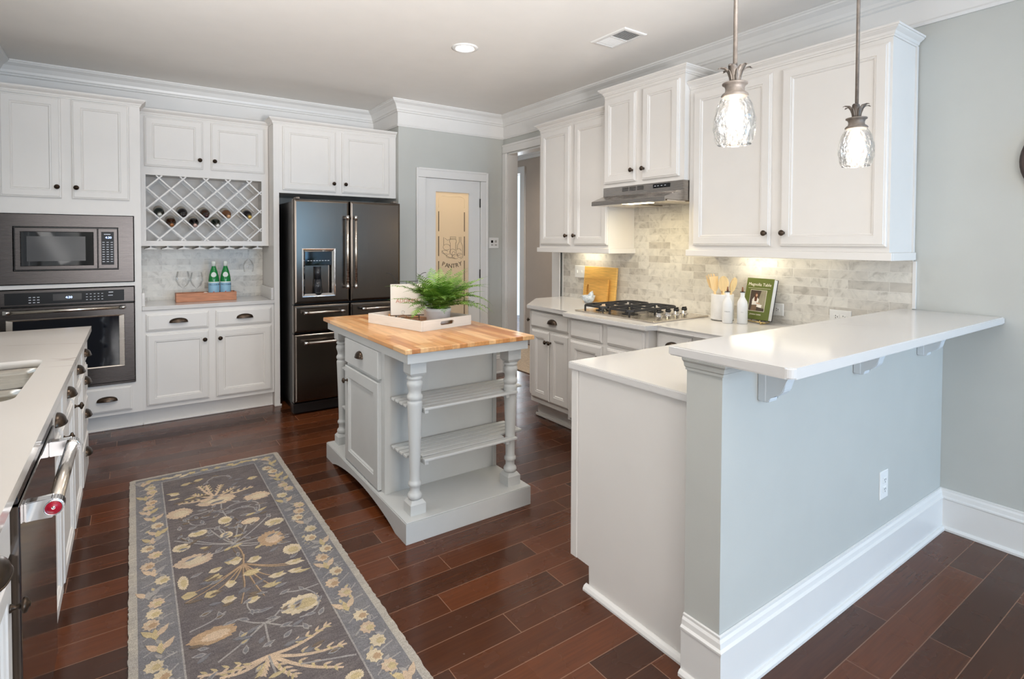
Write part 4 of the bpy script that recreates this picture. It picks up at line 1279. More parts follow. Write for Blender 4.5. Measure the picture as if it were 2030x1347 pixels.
def utensil(name, lab, az, lean, ln, head, twist=0.0, off=0.008):
    """handle from inside the crock, head outline (u, v) pairs, v along the handle"""
    t = thing(name, lab, 'kitchen utensil', (3.125 + off * math.cos(az), 2.115 + off * math.sin(az), 0.9345), (0, 0, 0), 'wooden utensils in the crock')
    d = Vector((math.cos(az) * math.sin(lean), math.sin(az) * math.sin(lean), math.cos(lean)))
    side = Vector((0.52, -0.85, 0)); side = (side - d * side.dot(d)).normalized()
    side = (side * math.cos(twist) + d.cross(side) * math.sin(twist)).normalized()
    nn = d.cross(side)
    b_ = Vector(t.location)
    mb = M(); mb.cyl(b_, b_ + d * ln, 0.0065, 10); part('handle', mb, SPOONW, t)
    mb = M()
    A = [b_ + d * (ln - 0.004 + v) + side * u + nn * (0.0035 + 0.10 * u * u / 0.03) for u, v in head]; B = [p - nn * 0.007 for p in A]
    mb.loops([A, B], True, True); part('head', mb, SPOONW, t)


oval = lambda rx, rz, n=18: [(rx * math.sin(2 * PI * k / n), rz - rz * math.cos(2 * PI * k / n)) for k in range(n)]
fork = [(-0.007, 0), (0.007, 0), (0.024, 0.03), (0.028, 0.07), (0.027, 0.105), (0.019, 0.108), (0.017, 0.08), (0.012, 0.08), (0.011, 0.11), (0.003, 0.112), (0.002, 0.08), (-0.003, 0.08), (-0.005, 0.112), (-0.012, 0.11), (-0.013, 0.08), (-0.017, 0.08), (-0.019, 0.108), (-0.026, 0.105), (-0.028, 0.07), (-0.024, 0.03)]
flat = [(-0.007, 0), (0.007, 0), (0.020, 0.02), (0.028, 0.10), (-0.028, 0.10), (-0.020, 0.02)]
utensil('wooden_fork', 'pale wooden fork with four tines leaning out of the marble crock', 1.95, 0.26, 0.176, fork, 0.0, 0.008)
utensil('wooden_spatula', 'flat square-ended wooden spatula standing in the marble crock', 2.3, 0.10, 0.165, flat, 0.2, 0.030)
utensil('wooden_spoon', 'wooden spoon seen edge-on beside the spatula in the crock', 0.6, 0.10, 0.155, oval(0.022, 0.05), 1.1, 0.020)
utensil('wooden_spoon', 'round-headed wooden spoon rising highest in the marble crock', -2.4, 0.04, 0.170, oval(0.032, 0.05), 0.0, 0.026)
utensil('wooden_spoon', 'slim wooden spoon leaning towards the green book out of the crock', -1.15, 0.25, 0.172, oval(0.021, 0.048), 0.6, 0.012)
BTL = [(0.0, 0.0), (0.029, 0.0), (0.031, 0.003), (0.031, 0.118), (0.028, 0.135), (0.017, 0.155), (0.0125, 0.165), (0.0125, 0.192), (0.0, 0.192)]
for x, y, lab, wd in ((3.035, 2.018, 'white ceramic oil bottle with wooden stopper, nearer the utensil crock', 'VINEGAR'), (3.090, 1.952, 'white ceramic oil bottle with wooden stopper, nearer the green book', 'OIL')):
    t = thing('oil_bottle', lab, 'bottle', (x, y, 0.9145), (0, 0, 0), 'white oil and vinegar bottles')
    mb = M(); mb.lathe([(r, z) for r, z in BTL], (x, y, 0.9145), 28); part('bottle_body', mb, CERAMIC, t)
    mb = M(); mb.lathe([(0.0, 0.1925), (0.015, 0.1925), (0.015, 0.196), (0.0, 0.196)], (x, y, 0.9145), 18); part('collar', mb, DARKSLOT, t)
    mb = M(); mb.lathe([(0.0, 0.196), (0.006, 0.196), (0.0065, 0.205), (0.004, 0.217), (0.0045, 0.224), (0.0, 0.226)], (x, y, 0.9145), 14); part('stopper', mb, plain('copper_brown_spout', S(138, 88, 56), 0.35, metal=0.4), t)
    mb = M()
    for k, ch in enumerate(wd):
        a = (k - (len(wd) - 1) / 2) * 0.15 + 2.10
        mb.text(ch, 0.007, Matrix.Translation((x + 0.0313 * math.cos(a + PI / 2 + 0.0), y + 0.0313 * math.sin(a + PI / 2), 0.9145 + 0.072)) @ Matrix.Rotation(a + PI, 4, 'Z') @ Rt, 0.0003)
    part('lettering', mb, plain('grey_print', S(120, 118, 116), 0.6), t)
# cookbook on its brass easel
GREENC = plain('olive_cover', S(96, 106, 44), 0.45, vary=0.03)
t = thing('cookbook', 'green hardback cookbook with a photo cover standing on a brass easel', 'book', (3.162, 1.915, 0.9390), (0, 0, 0))
t['_abs'] = 0
t.rotation_euler = Matrix.Rotation(math.radians(-97), 3, 'Z').to_4x4().to_3x3().to_euler()
Mx = Matrix.Rotation(math.radians(-97), 4, 'Z') @ Matrix.Rotation(math.radians(-13), 4, 'X')
t.rotation_euler = Mx.to_euler()
# own frame: x across the cover, -y out of the cover, z up
bw, bh, bt = 0.192, 0.258, 0.034
mb = M(); mb.box(-bw / 2, bw / 2, -0.0025, 0.0, 0, bh, 0.0008); part('front_cover', mb, GREENC, t, local=True)
mb = M(); mb.box(-bw / 2, bw / 2, bt, bt + 0.0025, 0, bh, 0.0008); part('back_cover', mb, DARKSLOT, t, local=True)
mb = M(); mb.box(-bw / 2, -bw / 2 + 0.003, 0.0002, bt - 0.0002, 0, bh); part('spine', mb, GREENC, t, local=True)
mb = M(); mb.box(-bw / 2 + 0.0035, bw / 2 - 0.004, 0.0003, bt - 0.0003, 0.004, bh - 0.004); part('page_block', mb, PAPER, t, local=True)
CR = plain('cream_print', S(238, 232, 214), 0.5)
mb = M(); mb.text('Magnolia Table', 0.027, Matrix.Translation((0, -0.0029, bh - 0.040)) @ Rt, 0.0003); mb.box(-0.078, 0.078, -0.0031, -0.0026, bh - 0.0645, bh - 0.063); mb.text('JOANNA GAINES', 0.0105, Matrix.Translation((0, -0.0029, 0.030)) @ Rt, 0.0003); part('cover_lettering', mb, CR, t, local=True)
mb = M(); mb.box(-0.058, 0.058, -0.0030, -0.0026, 0.050, 0.184); ph = part('cover_photo_border', mb, CR, t, local=True)
PHM = [plain('photo_%d' % i, c, 0.5, vary=0.15, scale=30) for i, c in enumerate((S(70, 58, 46), S(150, 142, 118), S(226, 220, 210), S(196, 160, 132), S(96, 58, 36), S(120, 96, 74)))]
mb = M()
mb.box(-0.0555, 0.0555, -0.0034, -0.0031, 0.0525, 0.1815)


def flatp(mb, pts, mi, d):
    mb.mi = mi
    mb.prism(pts, 'y', -0.0034 - d, -0.0034 - d + 0.0002)


flatp(mb, [(0.012, 0.075), (0.0555, 0.07), (0.0555, 0.18), (0.02, 0.18), (0.008, 0.12)], 1, 0.0002)
flatp(mb, [(-0.04, 0.053), (0.0, 0.053), (0.004, 0.09), (-0.034, 0.09)], 5, 0.0003)
flatp(mb, [(-0.036, 0.088), (0.006, 0.092), (0.010, 0.125), (-0.006, 0.142), (-0.024, 0.140), (-0.036, 0.122)], 2, 0.0004)
flatp(mb, [(-0.020, 0.112), (-0.004, 0.112), (0.0, 0.150), (-0.006, 0.166), (-0.018, 0.166), (-0.024, 0.150)], 4, 0.0005)
flatp(mb, [(-0.009 + 0.0065 * math.cos(a), 0.150 + 0.009 * math.sin(a)) for a in [2 * PI * k / 12 for k in range(12)]], 3, 0.0006)
flatp(mb, [(-0.006, 0.098), (0.022, 0.096), (0.024, 0.102), (-0.004, 0.105)], 3, 0.0006)
flatp(mb, [(0.0, 0.078), (0.034, 0.074), (0.036, 0.092), (0.002, 0.096)], 2, 0.0005)
mb.mi = 0
part('cover_photo', mb, PHM, ph, local=True)
t = thing('book_easel', 'small brass wire easel carrying the green cookbook', 'easel', (3.162, 1.915, 0.9145), (0, 0, math.radians(-97)))
mb = M()
for x in (-0.062, 0.062):
    mb.tube([(x, -0.030, 0.026), (x, -0.032, 0.012), (x, -0.026, 0.004), (x, 0.0, 0.004), (x, 0.052, 0.008), (x, 0.082, 0.09)], 0.0028, 8); mb.tube([(x, -0.018, 0.012), (x, -0.022, 0.0032)], 0.0034, 8)
mb.tube([(-0.085, -0.010, 0.012), (0.085, -0.010, 0.012)], 0.0028, 8); mb.tube([(-0.062, 0.082, 0.09), (0.062, 0.082, 0.09)], 0.0028, 8); mb.tube([(0.0, 0.082, 0.09), (0.0, 0.098, 0.0032)], 0.0028, 8)
part('easel_frame', mb, GOLD, t, local=True)

# ------------------------------------------------------------------ kitchen island
t = thing('kitchen_island', 'grey kitchen island with butcher block top and turned corner posts', 'kitchen island', (1.39, 2.96, 0))
mb = M(); mb.box(1.020, 1.761, 2.321, 3.630, 0.8915, 0.9145, 0.0035); part('butcher_block_top', mb, BUTCHER, t, 'wooden butcher block top')
mb = M()
mb.box(1.043, 1.735, 2.345, 2.367, 0.842, 0.891); mb.box(1.043, 1.735, 3.583, 3.605, 0.842, 0.891); mb.box(1.043, 1.065, 2.367, 3.583, 0.842, 0.891); mb.box(1.713, 1.735, 2.367, 3.583, 0.842, 0.891)
part('apron', mb, ISLAND, t)
# plinth with arched long sides
mb = M()
IB = (1.030, 1.750, 2.335, 3.600)


def arch(y0, y1):
    P = [(y0, 0.0), (y0 + 0.13, 0.0)]
    for k in range(1, 16):
        q = k / 16
        P.append((y0 + 0.13 + q * (y1 - y0 - 0.26), 0.062 * math.sin(PI * q) ** 0.75))
    return P + [(y1 - 0.13, 0.0), (y1, 0.0), (y1, 0.096), (y0, 0.096)]


mb.prism(arch(IB[2], IB[3]), 'x', IB[0], IB[0] + 0.022); mb.prism(arch(IB[2], IB[3]), 'x', IB[1] - 0.022, IB[1])
mb.box(IB[0] + 0.022, IB[1] - 0.022, IB[2], IB[2] + 0.022, 0, 0.096); mb.box(IB[0] + 0.022, IB[1] - 0.022, IB[3] - 0.022, IB[3], 0, 0.096)
mb.box(IB[0] + 0.004, IB[1] - 0.004, IB[2] + 0.004, IB[3] - 0.004, 0.0962, 0.101, 0.002)
part('plinth', mb, ISLAND, t)
CI = (1.062, 1.742, 2.672, 3.268)
mb = M(); mb.box(*CI, 0.1012, 0.8415)
mb.box(CI[0] - 0.004, CI[0] + 0.03, CI[2] - 0.005, CI[2], 0.1012, 0.8415); mb.box(CI[1] - 0.022, CI[1] + 0.003, CI[2] - 0.005, CI[2], 0.1012, 0.8415)
part('cabinet_body', mb, ISLAND, t)
F = FX(CI[0])
mb = M(); mb.loops([rect(F, 2.722, 3.255, 0.692, 0.838, i, d) for i, d in ((0, 0), (0, 0.017), (0.004, 0.021))], True, True); o = part('drawer', mb, ISLAND, t); part('cup_pull', cup_mesh(F, 2.985, 0.775, 0.021, 0.092, 0.036, 0.026), BRONZE, o)
mb = M(); mb.loops([rect(F, 2.722, 3.255, 0.107, 0.672, i, d) for i, d in ((0, 0), (0, 0.017), (0.004, 0.021), (0.062, 0.021), (0.066, 0.017), (0.070, 0.016), (0.076, 0.009))], True, True); o = part('door', mb, ISLAND, t); part('knob', knob_mesh(F, 3.205, 0.59, 0.021, 1.0), BRONZE, o)
F = FXp(CI[1])
mb = M(); mb.loops([rect(F, 2.722, 3.218, 0.692, 0.838, i, d) for i, d in ((0, 0), (0, 0.017), (0.004, 0.021))], True, True); part('drawer', mb, ISLAND, t)
mb = M(); mb.loops([rect(F, 2.722, 3.218, 0.107, 0.672, i, d) for i, d in ((0, 0), (0, 0.017), (0.004, 0.021), (0.062, 0.021), (0.066, 0.017), (0.070, 0.016), (0.076, 0.009))], True, True); part('door', mb, ISLAND, t)
POST = [(0.022, 0.166), (0.031, 0.168), (0.0355, 0.178), (0.0355, 0.186), (0.031, 0.195), (0.025, 0.200), (0.0242, 0.222), (0.027, 0.228), (0.032, 0.234), (0.032, 0.246), (0.027, 0.252), (0.0250, 0.258), (0.0255, 0.30), (0.0285, 0.42), (0.033, 0.54),
        (0.0362, 0.625), (0.0368, 0.636), (0.034, 0.642), (0.030, 0.645), (0.036, 0.652), (0.0388, 0.662), (0.036, 0.672), (0.031, 0.679), (0.0305, 0.690), (0.033, 0.703), (0.0375, 0.716), (0.0395, 0.727), (0.037, 0.739), (0.031, 0.744), (0.033, 0.748), (0.038, 0.753), (0.038, 0.760), (0.032, 0.766)]
for x, y in ((1.115, 2.424), (1.676, 2.424), (1.115, 3.530), (1.676, 3.530)):
    mb = M(); mb.lathe(POST, (x, y, 0), 28)
    sq = lambda r, z: [(x - r, y - r, z), (x + r, y - r, z), (x + r, y + r, z), (x - r, y + r, z)]
    mb.loops([sq(0.040, 0.1012), sq(0.040, 0.150), sq(0.028, 0.167)], True, True); mb.loops([sq(0.028, 0.765), sq(0.041, 0.782), sq(0.041, 0.8415)], True, True)
    part('turned_post', mb, ISLAND, t)
for zz in (0.605, 0.355):
    for back in (0, 1):
        Yf_ = lambda y: y if not back else 5.948 - y
        mb = M()
        for y, xa, xb in ((2.398, 1.146, 1.694), (2.448, 1.156, 1.640), (2.494, 1.092, 1.790), (2.540, 1.090, 1.790), (2.586, 1.088, 1.790), (2.632, 1.086, 1.785)):
            mb.box(xa, xb, Yf_(y - 0.019), Yf_(y + 0.019), zz - 0.007, zz + 0.006, 0.003)
        for xa in (1.150, 1.625):
            mb.box(xa, xa + 0.020, Yf_(2.385), Yf_(2.668), zz - 0.024, zz - 0.0072, 0.002)
        part('slatted_shelf', mb, ISLAND, t)

# tray on the island
TR = math.radians(13.5)
t = thing('serving_tray', 'whitewashed wooden serving tray with slot handles on the island', 'tray', (1.426, 3.036, 0.9150), (0, 0, TR))
hx, hy, th, hz = 0.190, 0.2555, 0.012, 0.058
mb = M(); mb.box(-hx + th, hx - th, -hy + th, hy - th, 0.0, 0.008); part('tray_base', mb, TRAYI, t, local=True)
for s_ in (-1, 1):
    mb = M(); mb.box(s_ * hx, s_ * (hx - th), -hy, hy, 0, hz, 0.0015); part('side_board', mb, TRAYW, t, local=True)
    mb = M()
    y = s_ * (hy - th / 2)
    a_, b_ = y - th / 2 + 0.0002, y + th / 2 - 0.0002
    n = 32
    inner = []
    for k in range(n):
        q = 2 * PI * k / n
        inner.append(((0.040 if math.cos(q) > 0 else -0.040) + 0.0115 * math.cos(q), 0.032 + 0.0115 * math.sin(q)))
    W_ = hx - th - 0.0003
    outer = []
    for (px, pz), k in zip(inner, range(n)):
        q = 2 * PI * k / n
        dx, dz = math.cos(q), math.sin(q)
        if abs(dz) * W_ > abs(dx) * 0.03: outer.append([px * (W_ / 0.0515) if abs(px) > 0 else 0, hz if dz > 0 else 0])
        else: outer.append([W_ if dx > 0 else -W_, max(0, min(hz, 0.029 + 0.5 * dz))])
    for cxy in ((-W_, 0), (W_, 0), (W_, hz), (-W_, hz)):
        j = min(range(n), key=lambda k: (outer[k][0] - cxy[0]) ** 2 + 9 * (outer[k][1] - cxy[1]) ** 2); outer[j] = list(cxy)
    f_ = lambda P, yy_: [(p[0], yy_, p[1]) for p in P]
    mb.loops([f_(inner, a_), f_(outer, a_), f_(outer, b_), f_(inner, b_), f_(inner, a_)], False, False)
    part('end_board', mb, TRAYW, t, local=True)

# potted fern
PC = Vector((1.512, 2.952, 0.9235))
t = thing('potted_fern', 'bushy green fern in a white pot on the island tray', 'plant', PC)
mb = M(); mb.lathe([(0.0, 0.0), (0.066, 0.0), (0.070, 0.004), (0.073, 0.070), (0.0765, 0.072), (0.0765, 0.092), (0.072, 0.092), (0.068, 0.080), (0.0, 0.078)], PC, 32); part('plant_pot', mb, MARBLE, t)
mb = M(); mb.lathe([(0.0, 0.0785), (0.0675, 0.0805), (0.05, 0.088), (0.0, 0.090)], PC, 20); part('potting_soil', mb, SOIL, t)


def frond(base, az, elev, ln, droop, width):
    mb = M()
    pts = []
    p = Vector(base); e = elev
    n = 22
    for i in range(n + 1):
        pts.append(p.copy())
        e_ = e - droop * (i / n) ** 1.3
        p = p + Vector((math.cos(az) * math.cos(e_), math.sin(az) * math.cos(e_), math.sin(e_))) * ln / n
    mb.tube(pts, [0.0016 * (1 - 0.8 * i / n) for i in range(n + 1)], 5)
    for i in range(3, n):
        f_ = i / n
        wd = width * (math.sin(PI * min(1, 0.12 + f_ * 0.95)) ** 0.7) * (1 - 0.35 * f_) + 0.003
        d = (pts[i + 1] - pts[i - 1]).normalized()
        sd = d.cross(Vector((0, 0, 1)))
        if sd.length < 1e-4: sd = Vector((1, 0, 0))
        sd.normalize(); up = sd.cross(d).normalized()
        for s_ in (-1, 1):
            for half in (0.0,):
                o_ = pts[i] + (pts[i + 1] - pts[i]) * half
                q = (sd * s_ * 0.86 + d * 0.50 + up * random.uniform(-0.05, 0.25)).normalized()
                L_ = wd * random.uniform(0.88, 1.08); wv = ln / n * 0.30
                tip = o_ + q * L_ - up * L_ * 0.16
                m_ = o_ + q * L_ * 0.45 + up * L_ * 0.03
                a = mb.v(o_ - d * wv * 0.5); b = mb.v(o_ + d * wv * 0.5); c = mb.v(m_ + d * wv * 0.95); g = mb.v(m_ - d * wv * 0.95); h = mb.v(tip)
                mb._f([a, b, c, g], True); mb._f([g, c, h], True)
    return mb


rf = random.Random(11)
FR = [(math.radians(a), math.radians(e), l, math.radians(dr)) for a, e, l, dr in (
    (168, 48, .36, 58), (176, 30, .30, 40), (188, 20, .27, 22), (150, 62, .30, 40), (205, 30, .25, 50), (135, 70, .30, 40), (95, 80, .33, 30), (60, 72, .31, 45), (30, 58, .33, 60), (10, 45, .36, 62),
    (-8, 50, .37, 75), (-20, 40, .36, 95), (-32, 42, .31, 85), (-50, 50, .27, 80), (-75, 60, .25, 90), (-100, 55, .25, 85), (-125, 50, .26, 80), (-150, 45, .27, 70), (225, 40, .25, 60), (45, 40, .30, 60))]
for k in range(92):
    FR.append((rf.uniform(0, 2 * PI), math.radians(rf.uniform(18, 80)), rf.uniform(0.20, 0.35), math.radians(rf.uniform(30, 85))))
for az, e, l, dr in FR:
    if 92 < math.degrees(az) % 360 < 164:   # keep clear of the book behind
        e, l = max(e, math.radians(62)), min(l, 0.19)
    b_ = PC + Vector((math.cos(az) * 0.03 * rf.random(), math.sin(az) * 0.03 * rf.random(), 0.086))
    part('frond', frond(b_, az, e, l, dr, rf.uniform(0.068, 0.092)), FERN, t)

# book propped on a wire easel in the tray
BR = math.radians(-20)
BP = Vector((1.40, 3.148, 0.957))
Mx = Matrix.Rotation(BR, 4, 'Z') @ Matrix.Rotation(math.radians(-17), 4, 'X')
t = thing('propped_book', 'pale hardback book with red title leaning behind the fern', 'book', BP, Mx.to_euler())
t['_abs'] = 0
bw, bh, bt = 0.205, 0.196, 0.022
COV = plain('pale_book_cover', S(226, 217, 204), 0.55, vary=0.04)
mb = M(); mb.box(-bw / 2, bw / 2, -0.003, 0, 0, bh, 0.001); part('front_cover', mb, COV, t, local=True)
mb = M(); mb.box(-bw / 2, bw / 2, bt, bt + 0.003, 0, bh, 0.001); part('back_cover', mb, DARKSLOT, t, local=True)
mb = M(); mb.box(-bw / 2 - 0.002, -bw / 2 + 0.002, 0.0002, bt - 0.0002, 0, bh); part('spine', mb, DARKSLOT, t, local=True)
mb = M(); mb.box(-bw / 2 + 0.0025, bw / 2 - 0.004, 0.0003, bt - 0.0003, 0.003, bh - 0.003); part('page_block', mb, plain('yellowed_pages', S(226, 206, 160), 0.7), t, local=True)
mb = M(); mb.text('ADDRESS', 0.034, Matrix.Translation((0.0, -0.0034, 0.088)) @ Rt, 0.0003); part('cover_title', mb, plain('terracotta_print', S(188, 120, 100), 0.6), t, local=True)
t = thing('wire_easel', 'black scrolled wire easel holding up the pale book', 'easel', (1.40, 3.148, 0.9235), (0, 0, BR))
mb = M()
for x in (-0.07, 0.07):
    mb.tube([(x, -0.022, 0.034), (x, -0.022, 0.016), (x, 0.0, 0.016), (x, 0.030, 0.020), (x, 0.044, 0.05), (x, 0.112, 0.235)], 0.002, 6)
    mb.tube([(x + (0.028 * (1 if x > 0 else -1)) * (1 - math.cos(q)) - 0.0, 0.112 + 0.014 * math.sin(q), 0.235 + 0.055 * math.sin(q * 0.62)) for q in [2.9 * k / 12 for k in range(13)]], 0.002, 6)
    mb.tube([(x, 0.0, 0.016), (x, -0.012, 0.0025)], 0.002, 6)
mb.tube([(-0.07, 0.0, 0.016), (0.07, 0.0, 0.016)], 0.002, 6); mb.tube([(-0.07, 0.112, 0.235), (0.07, 0.112, 0.235)], 0.002, 6); mb.tube([(0, 0.112, 0.235), (0, 0.118, 0.0025)], 0.002, 6)
part('easel_frame', mb, BLACK, t, local=True)
mb = M(); mb.lathe([(0.046, 0.0), (0.0465, 0.003), (0.044, 0.022), (0.034, 0.042), (0.016, 0.052), (0.004, 0.055), (0.004, 0.060), (0.010, 0.066), (0.010, 0.074), (0.0, 0.079)], (1.318, 3.03, 0.9235), 24, cap=False)
solo('glass_cloche', mb, GLASS, 'small clear glass cloche in the tray in front of the pale book', 'cloche')

# ------------------------------------------------------------------ left run: cabinets, worktop, sink, dishwasher
XC = -0.238
F = FXp(XC)


def left_cab(lab, y0, y1):
    t = thing('base_cabinet', lab, 'cabinet', (-0.5, (y0 + y1) / 2, 0))
    mb = M(); mb.box(XL + 0.002, XC, y0 + 0.0005, y1 - 0.0005, 0.105, 0.882); part('cabinet_body', mb, WHITE, t)
    mb = M(); mb.box(XL + 0.002, XC - 0.010, y0 + 0.0005, y1 - 0.0005, 0.0, 0.104); part('toe_kick', mb, WHITE, t)
    return t


t = left_cab('white four-drawer base cabinet at the far end of the sink counter', 3.525, 3.985)
for z0, z1, zc in ((0.735, 0.862, 0.800), (0.555, 0.715, 0.650), (0.350, 0.535, 0.470), (0.118, 0.330, 0.262)):
    drawer(t, F, 3.545, 3.965, z0, z1, (3.755, zc))
# sink cabinet is an open shell so the bowls can hang in it
y0, y1 = 2.575, 3.523
t = thing('sink_cabinet', 'white base cabinet under the double sink', 'cabinet', (-0.5, 3.05, 0))
mb = M(); mb.box(XC - 0.02, XC, y0 + .0005, y1 - .0005, 0.105, 0.882); mb.box(XL + 0.002, XL + 0.014, y0 + .0005, y1 - .0005, 0.105, 0.882); mb.box(XL + 0.014, XC - 0.02, y1 - 0.016, y1 - .0005, 0.105, 0.882); mb.box(XL + 0.014, XC - 0.02, y0 + .0005, y0 + 0.016, 0.105, 0.6)
mb.box(XL + 0.014, XC - 0.02, y0 + 0.016, y1 - 0.016, 0.105, 0.121); part('cabinet_body', mb, WHITE, t)
mb = M(); mb.box(XL + 0.002, XC - 0.010, y0 + .0005, y1 - .0005, 0, 0.104); part('toe_kick', mb, WHITE, t)
drawer(t, F, 3.065, 3.503, 0.735, 0.862, (3.285, 0.800)); drawer(t, F, 2.595, 3.035, 0.735, 0.862, (2.815, 0.800))
door(t, F, 3.065, 3.503, 0.118, 0.715, (3.095, 0.672)); door(t, F, 2.595, 3.035, 0.118, 0.715, (2.620, 0.672))
t = thing('base_cabinet', 'narrow white base cabinet between dishwasher and sink', 'cabinet', (-0.5, 2.41, 0))
y0, y1 = 2.232, 2.573
mb = M(); mb.box(XC - 0.02, XC, y0 + .0005, y1 - .0005, 0.105, 0.882); mb.box(XL + 0.002, XC - 0.02, y0 + .0005, y1 - .0005, 0.105, 0.640); part('cabinet_body', mb, WHITE, t)
mb = M(); mb.box(XL + 0.002, XC - 0.010, y0 + .0005, y1 - .0005, 0, 0.104); part('toe_kick', mb, WHITE, t)
drawer(t, F, 2.250, 2.555, 0.735, 0.862, (2.40, 0.800)); door(t, F, 2.250, 2.555, 0.118, 0.715, (2.530, 0.672))
t = left_cab('white base cabinet nearest the viewer, below the near end of the sink counter', 0.62, 1.572)
drawer(t, F, 1.120, 1.552, 0.735, 0.862, (1.345, 0.802), w=0.12); door(t, F, 1.120, 1.552, 0.118, 0.715, (1.520, 0.640))
drawer(t, F, 0.640, 1.090, 0.735, 0.862, (0.865, 0.800)); door(t, F, 0.640, 1.090, 0.118, 0.715, (0.670, 0.640))

# dishwasher
DWX = -0.207
t = thing('dishwasher', 'black stainless dishwasher with heavy bar handle in the sink counter run', 'dishwasher', (-0.5, 1.9, 0))
mb = M(); mb.box(-0.80, XC + 0.002, 1.580, 2.226, 0.10, 0.880); mb.box(-0.80, -0.262, 1.580, 2.226, 0.0, 0.099); part('tub_housing', mb, BLACK, t)
mb = M(); mb.box(XC + 0.003, DWX, 1.582, 2.224, 0.105, 0.830, 0.003); dr = part('door', mb, plain('polished_black_stainless', S(112, 104, 99), 0.12, metal=1.0, vary=0.03), t)
mb = M(); mb.box(XC + 0.003, DWX - 0.004, 1.582, 2.224, 0.834, 0.878, 0.002); part('control_strip', mb, BLACKSS, t)
mb = M(); mb.cyl((-0.155, 1.625, 0.795), (-0.155, 2.110, 0.795), 0.0155, 24); h = part('handle', mb, STEEL, t)
for y, s_ in ((1.640, 1), (2.095, -1)):
    mb = M()
    P = [(DWX + 0.0005, 0.773), (-0.158, 0.775)] + [(-0.155 + 0.0205 * math.sin(a), 0.795 - 0.0205 * math.cos(a)) for a in [PI * k / 8 for k in range(9)]] + [(-0.158, 0.815), (DWX + 0.0005, 0.817)]
    mb.prism(P, 'y', y - 0.016, y + 0.016, 0.002); br = part('handle_bracket', mb, CHROME, t)
    if s_ > 0:
        mb = M(); mb.lathe([(0.0, 0.0), (0.0155, 0.0), (0.0155, 0.0012), (0.0, 0.0012)], (-0.155, y - 0.0162, 0.795), 28, (0, -1, 0)); bd = part('badge', mb, plain('red_badge', S(178, 18, 44), 0.3, vary=0.03), br, 'round red badge')
        mb = M(); mb.lathe([(0.0155, 0.0), (0.0175, 0.0), (0.0175, 0.002), (0.0155, 0.002), (0.0155, 0.0)], (-0.155, y - 0.0162, 0.795), 28, (0, -1, 0), cap=False); mb.lathe([(0.0, 0.0012), (0.0035, 0.0012), (0.0035, 0.0018), (0.0, 0.0018)], (-0.155, y - 0.0162, 0.795), 16, (0, -1, 0)); part('badge_ring', mb, CHROME, br)

# worktop with cut-out, sink
t_out = [(XL + 0.001, 0.60), (-0.200, 0.60), (-0.200, 4.004), (XL + 0.001, 4.004)]


def rrect(x0, x1, y0, y1, r, n=6):
    P = []
    for cx, cy, a0 in ((x1 - r, y0 + r, -PI / 2), (x1 - r, y1 - r, 0), (x0 + r, y1 - r, PI / 2), (x0 + r, y0 + r, PI)):
        P += [(cx + r * math.cos(a0 + PI / 2 * k / n), cy + r * math.sin(a0 + PI / 2 * k / n)) for k in range(n + 1)]
    return P


hole = rrect(-0.735, -0.308, 2.262, 2.995, 0.05)
mb = M()
n = len(hole)
h0, h1 = [[mb.v((p[0], p[1], z)) for p in hole] for z in (0.884, 0.914)]
o0, o1 = [[mb.v((p[0], p[1], z)) for p in t_out] for z in (0.884, 0.914)]
for i in range(n):
    mb._f([h0[i], h0[(i + 1) % n], h1[(i + 1) % n], h1[i]], True)
for i in range(4):
    mb._f([o0[i], o0[(i + 1) % 4], o1[(i + 1) % 4], o1[i]])
m = n // 4
corner = {0: 1, 1: 2, 2: 3, 3: 0}   # hole corner k runs beside outer corner
for hh, oo in ((h0, o0), (h1, o1)):
    for k in range(4):
        oc = oo[corner[k]]
        for i in range(k * m, k * m + m - 1):
            mb._f([hh[i], hh[i + 1], oc])
        mb._f([hh[k * m + m - 1], hh[(k * m + m) % n], oo[corner[(k + 1) % 4]], oc])
solo('countertop', mb, QUARTZL, 'veined white quartz worktop around the sink', 'countertop')
t = thing('kitchen_sink', 'undermount stainless double-bowl sink set in the veined worktop', 'sink', (-0.52, 2.63, 0.66))
for ya, yb in ((2.275, 2.580), (2.604, 2.982)):
    mb = M()
    L = []
    for ins, z, r in ((-0.012, 0.8832, 0.05), (0.0, 0.8832, 0.05), (0.004, 0.86, 0.05), (0.010, 0.72, 0.05), (0.030, 0.700, 0.05), (0.08, 0.695, 0.04)):
        L.append([(p[0], p[1], z) for p in rrect(-0.728 + ins, -0.315 - ins, ya + ins * (1 if ins > 0 else 0.9), yb - ins * (1 if ins > 0 else 0.9), r)])
    mb.loops(L, False, True, sm=True); o = part('sink_bowl', mb, SINKM, t)
    mb = M(); mb.lathe([(0.0, 0.6952), (0.040, 0.6952), (0.044, 0.698), (0.034, 0.6965), (0.0, 0.6960)], (-0.52, (ya + yb) / 2, 0), 24); part('drain', mb, CHROME, o)

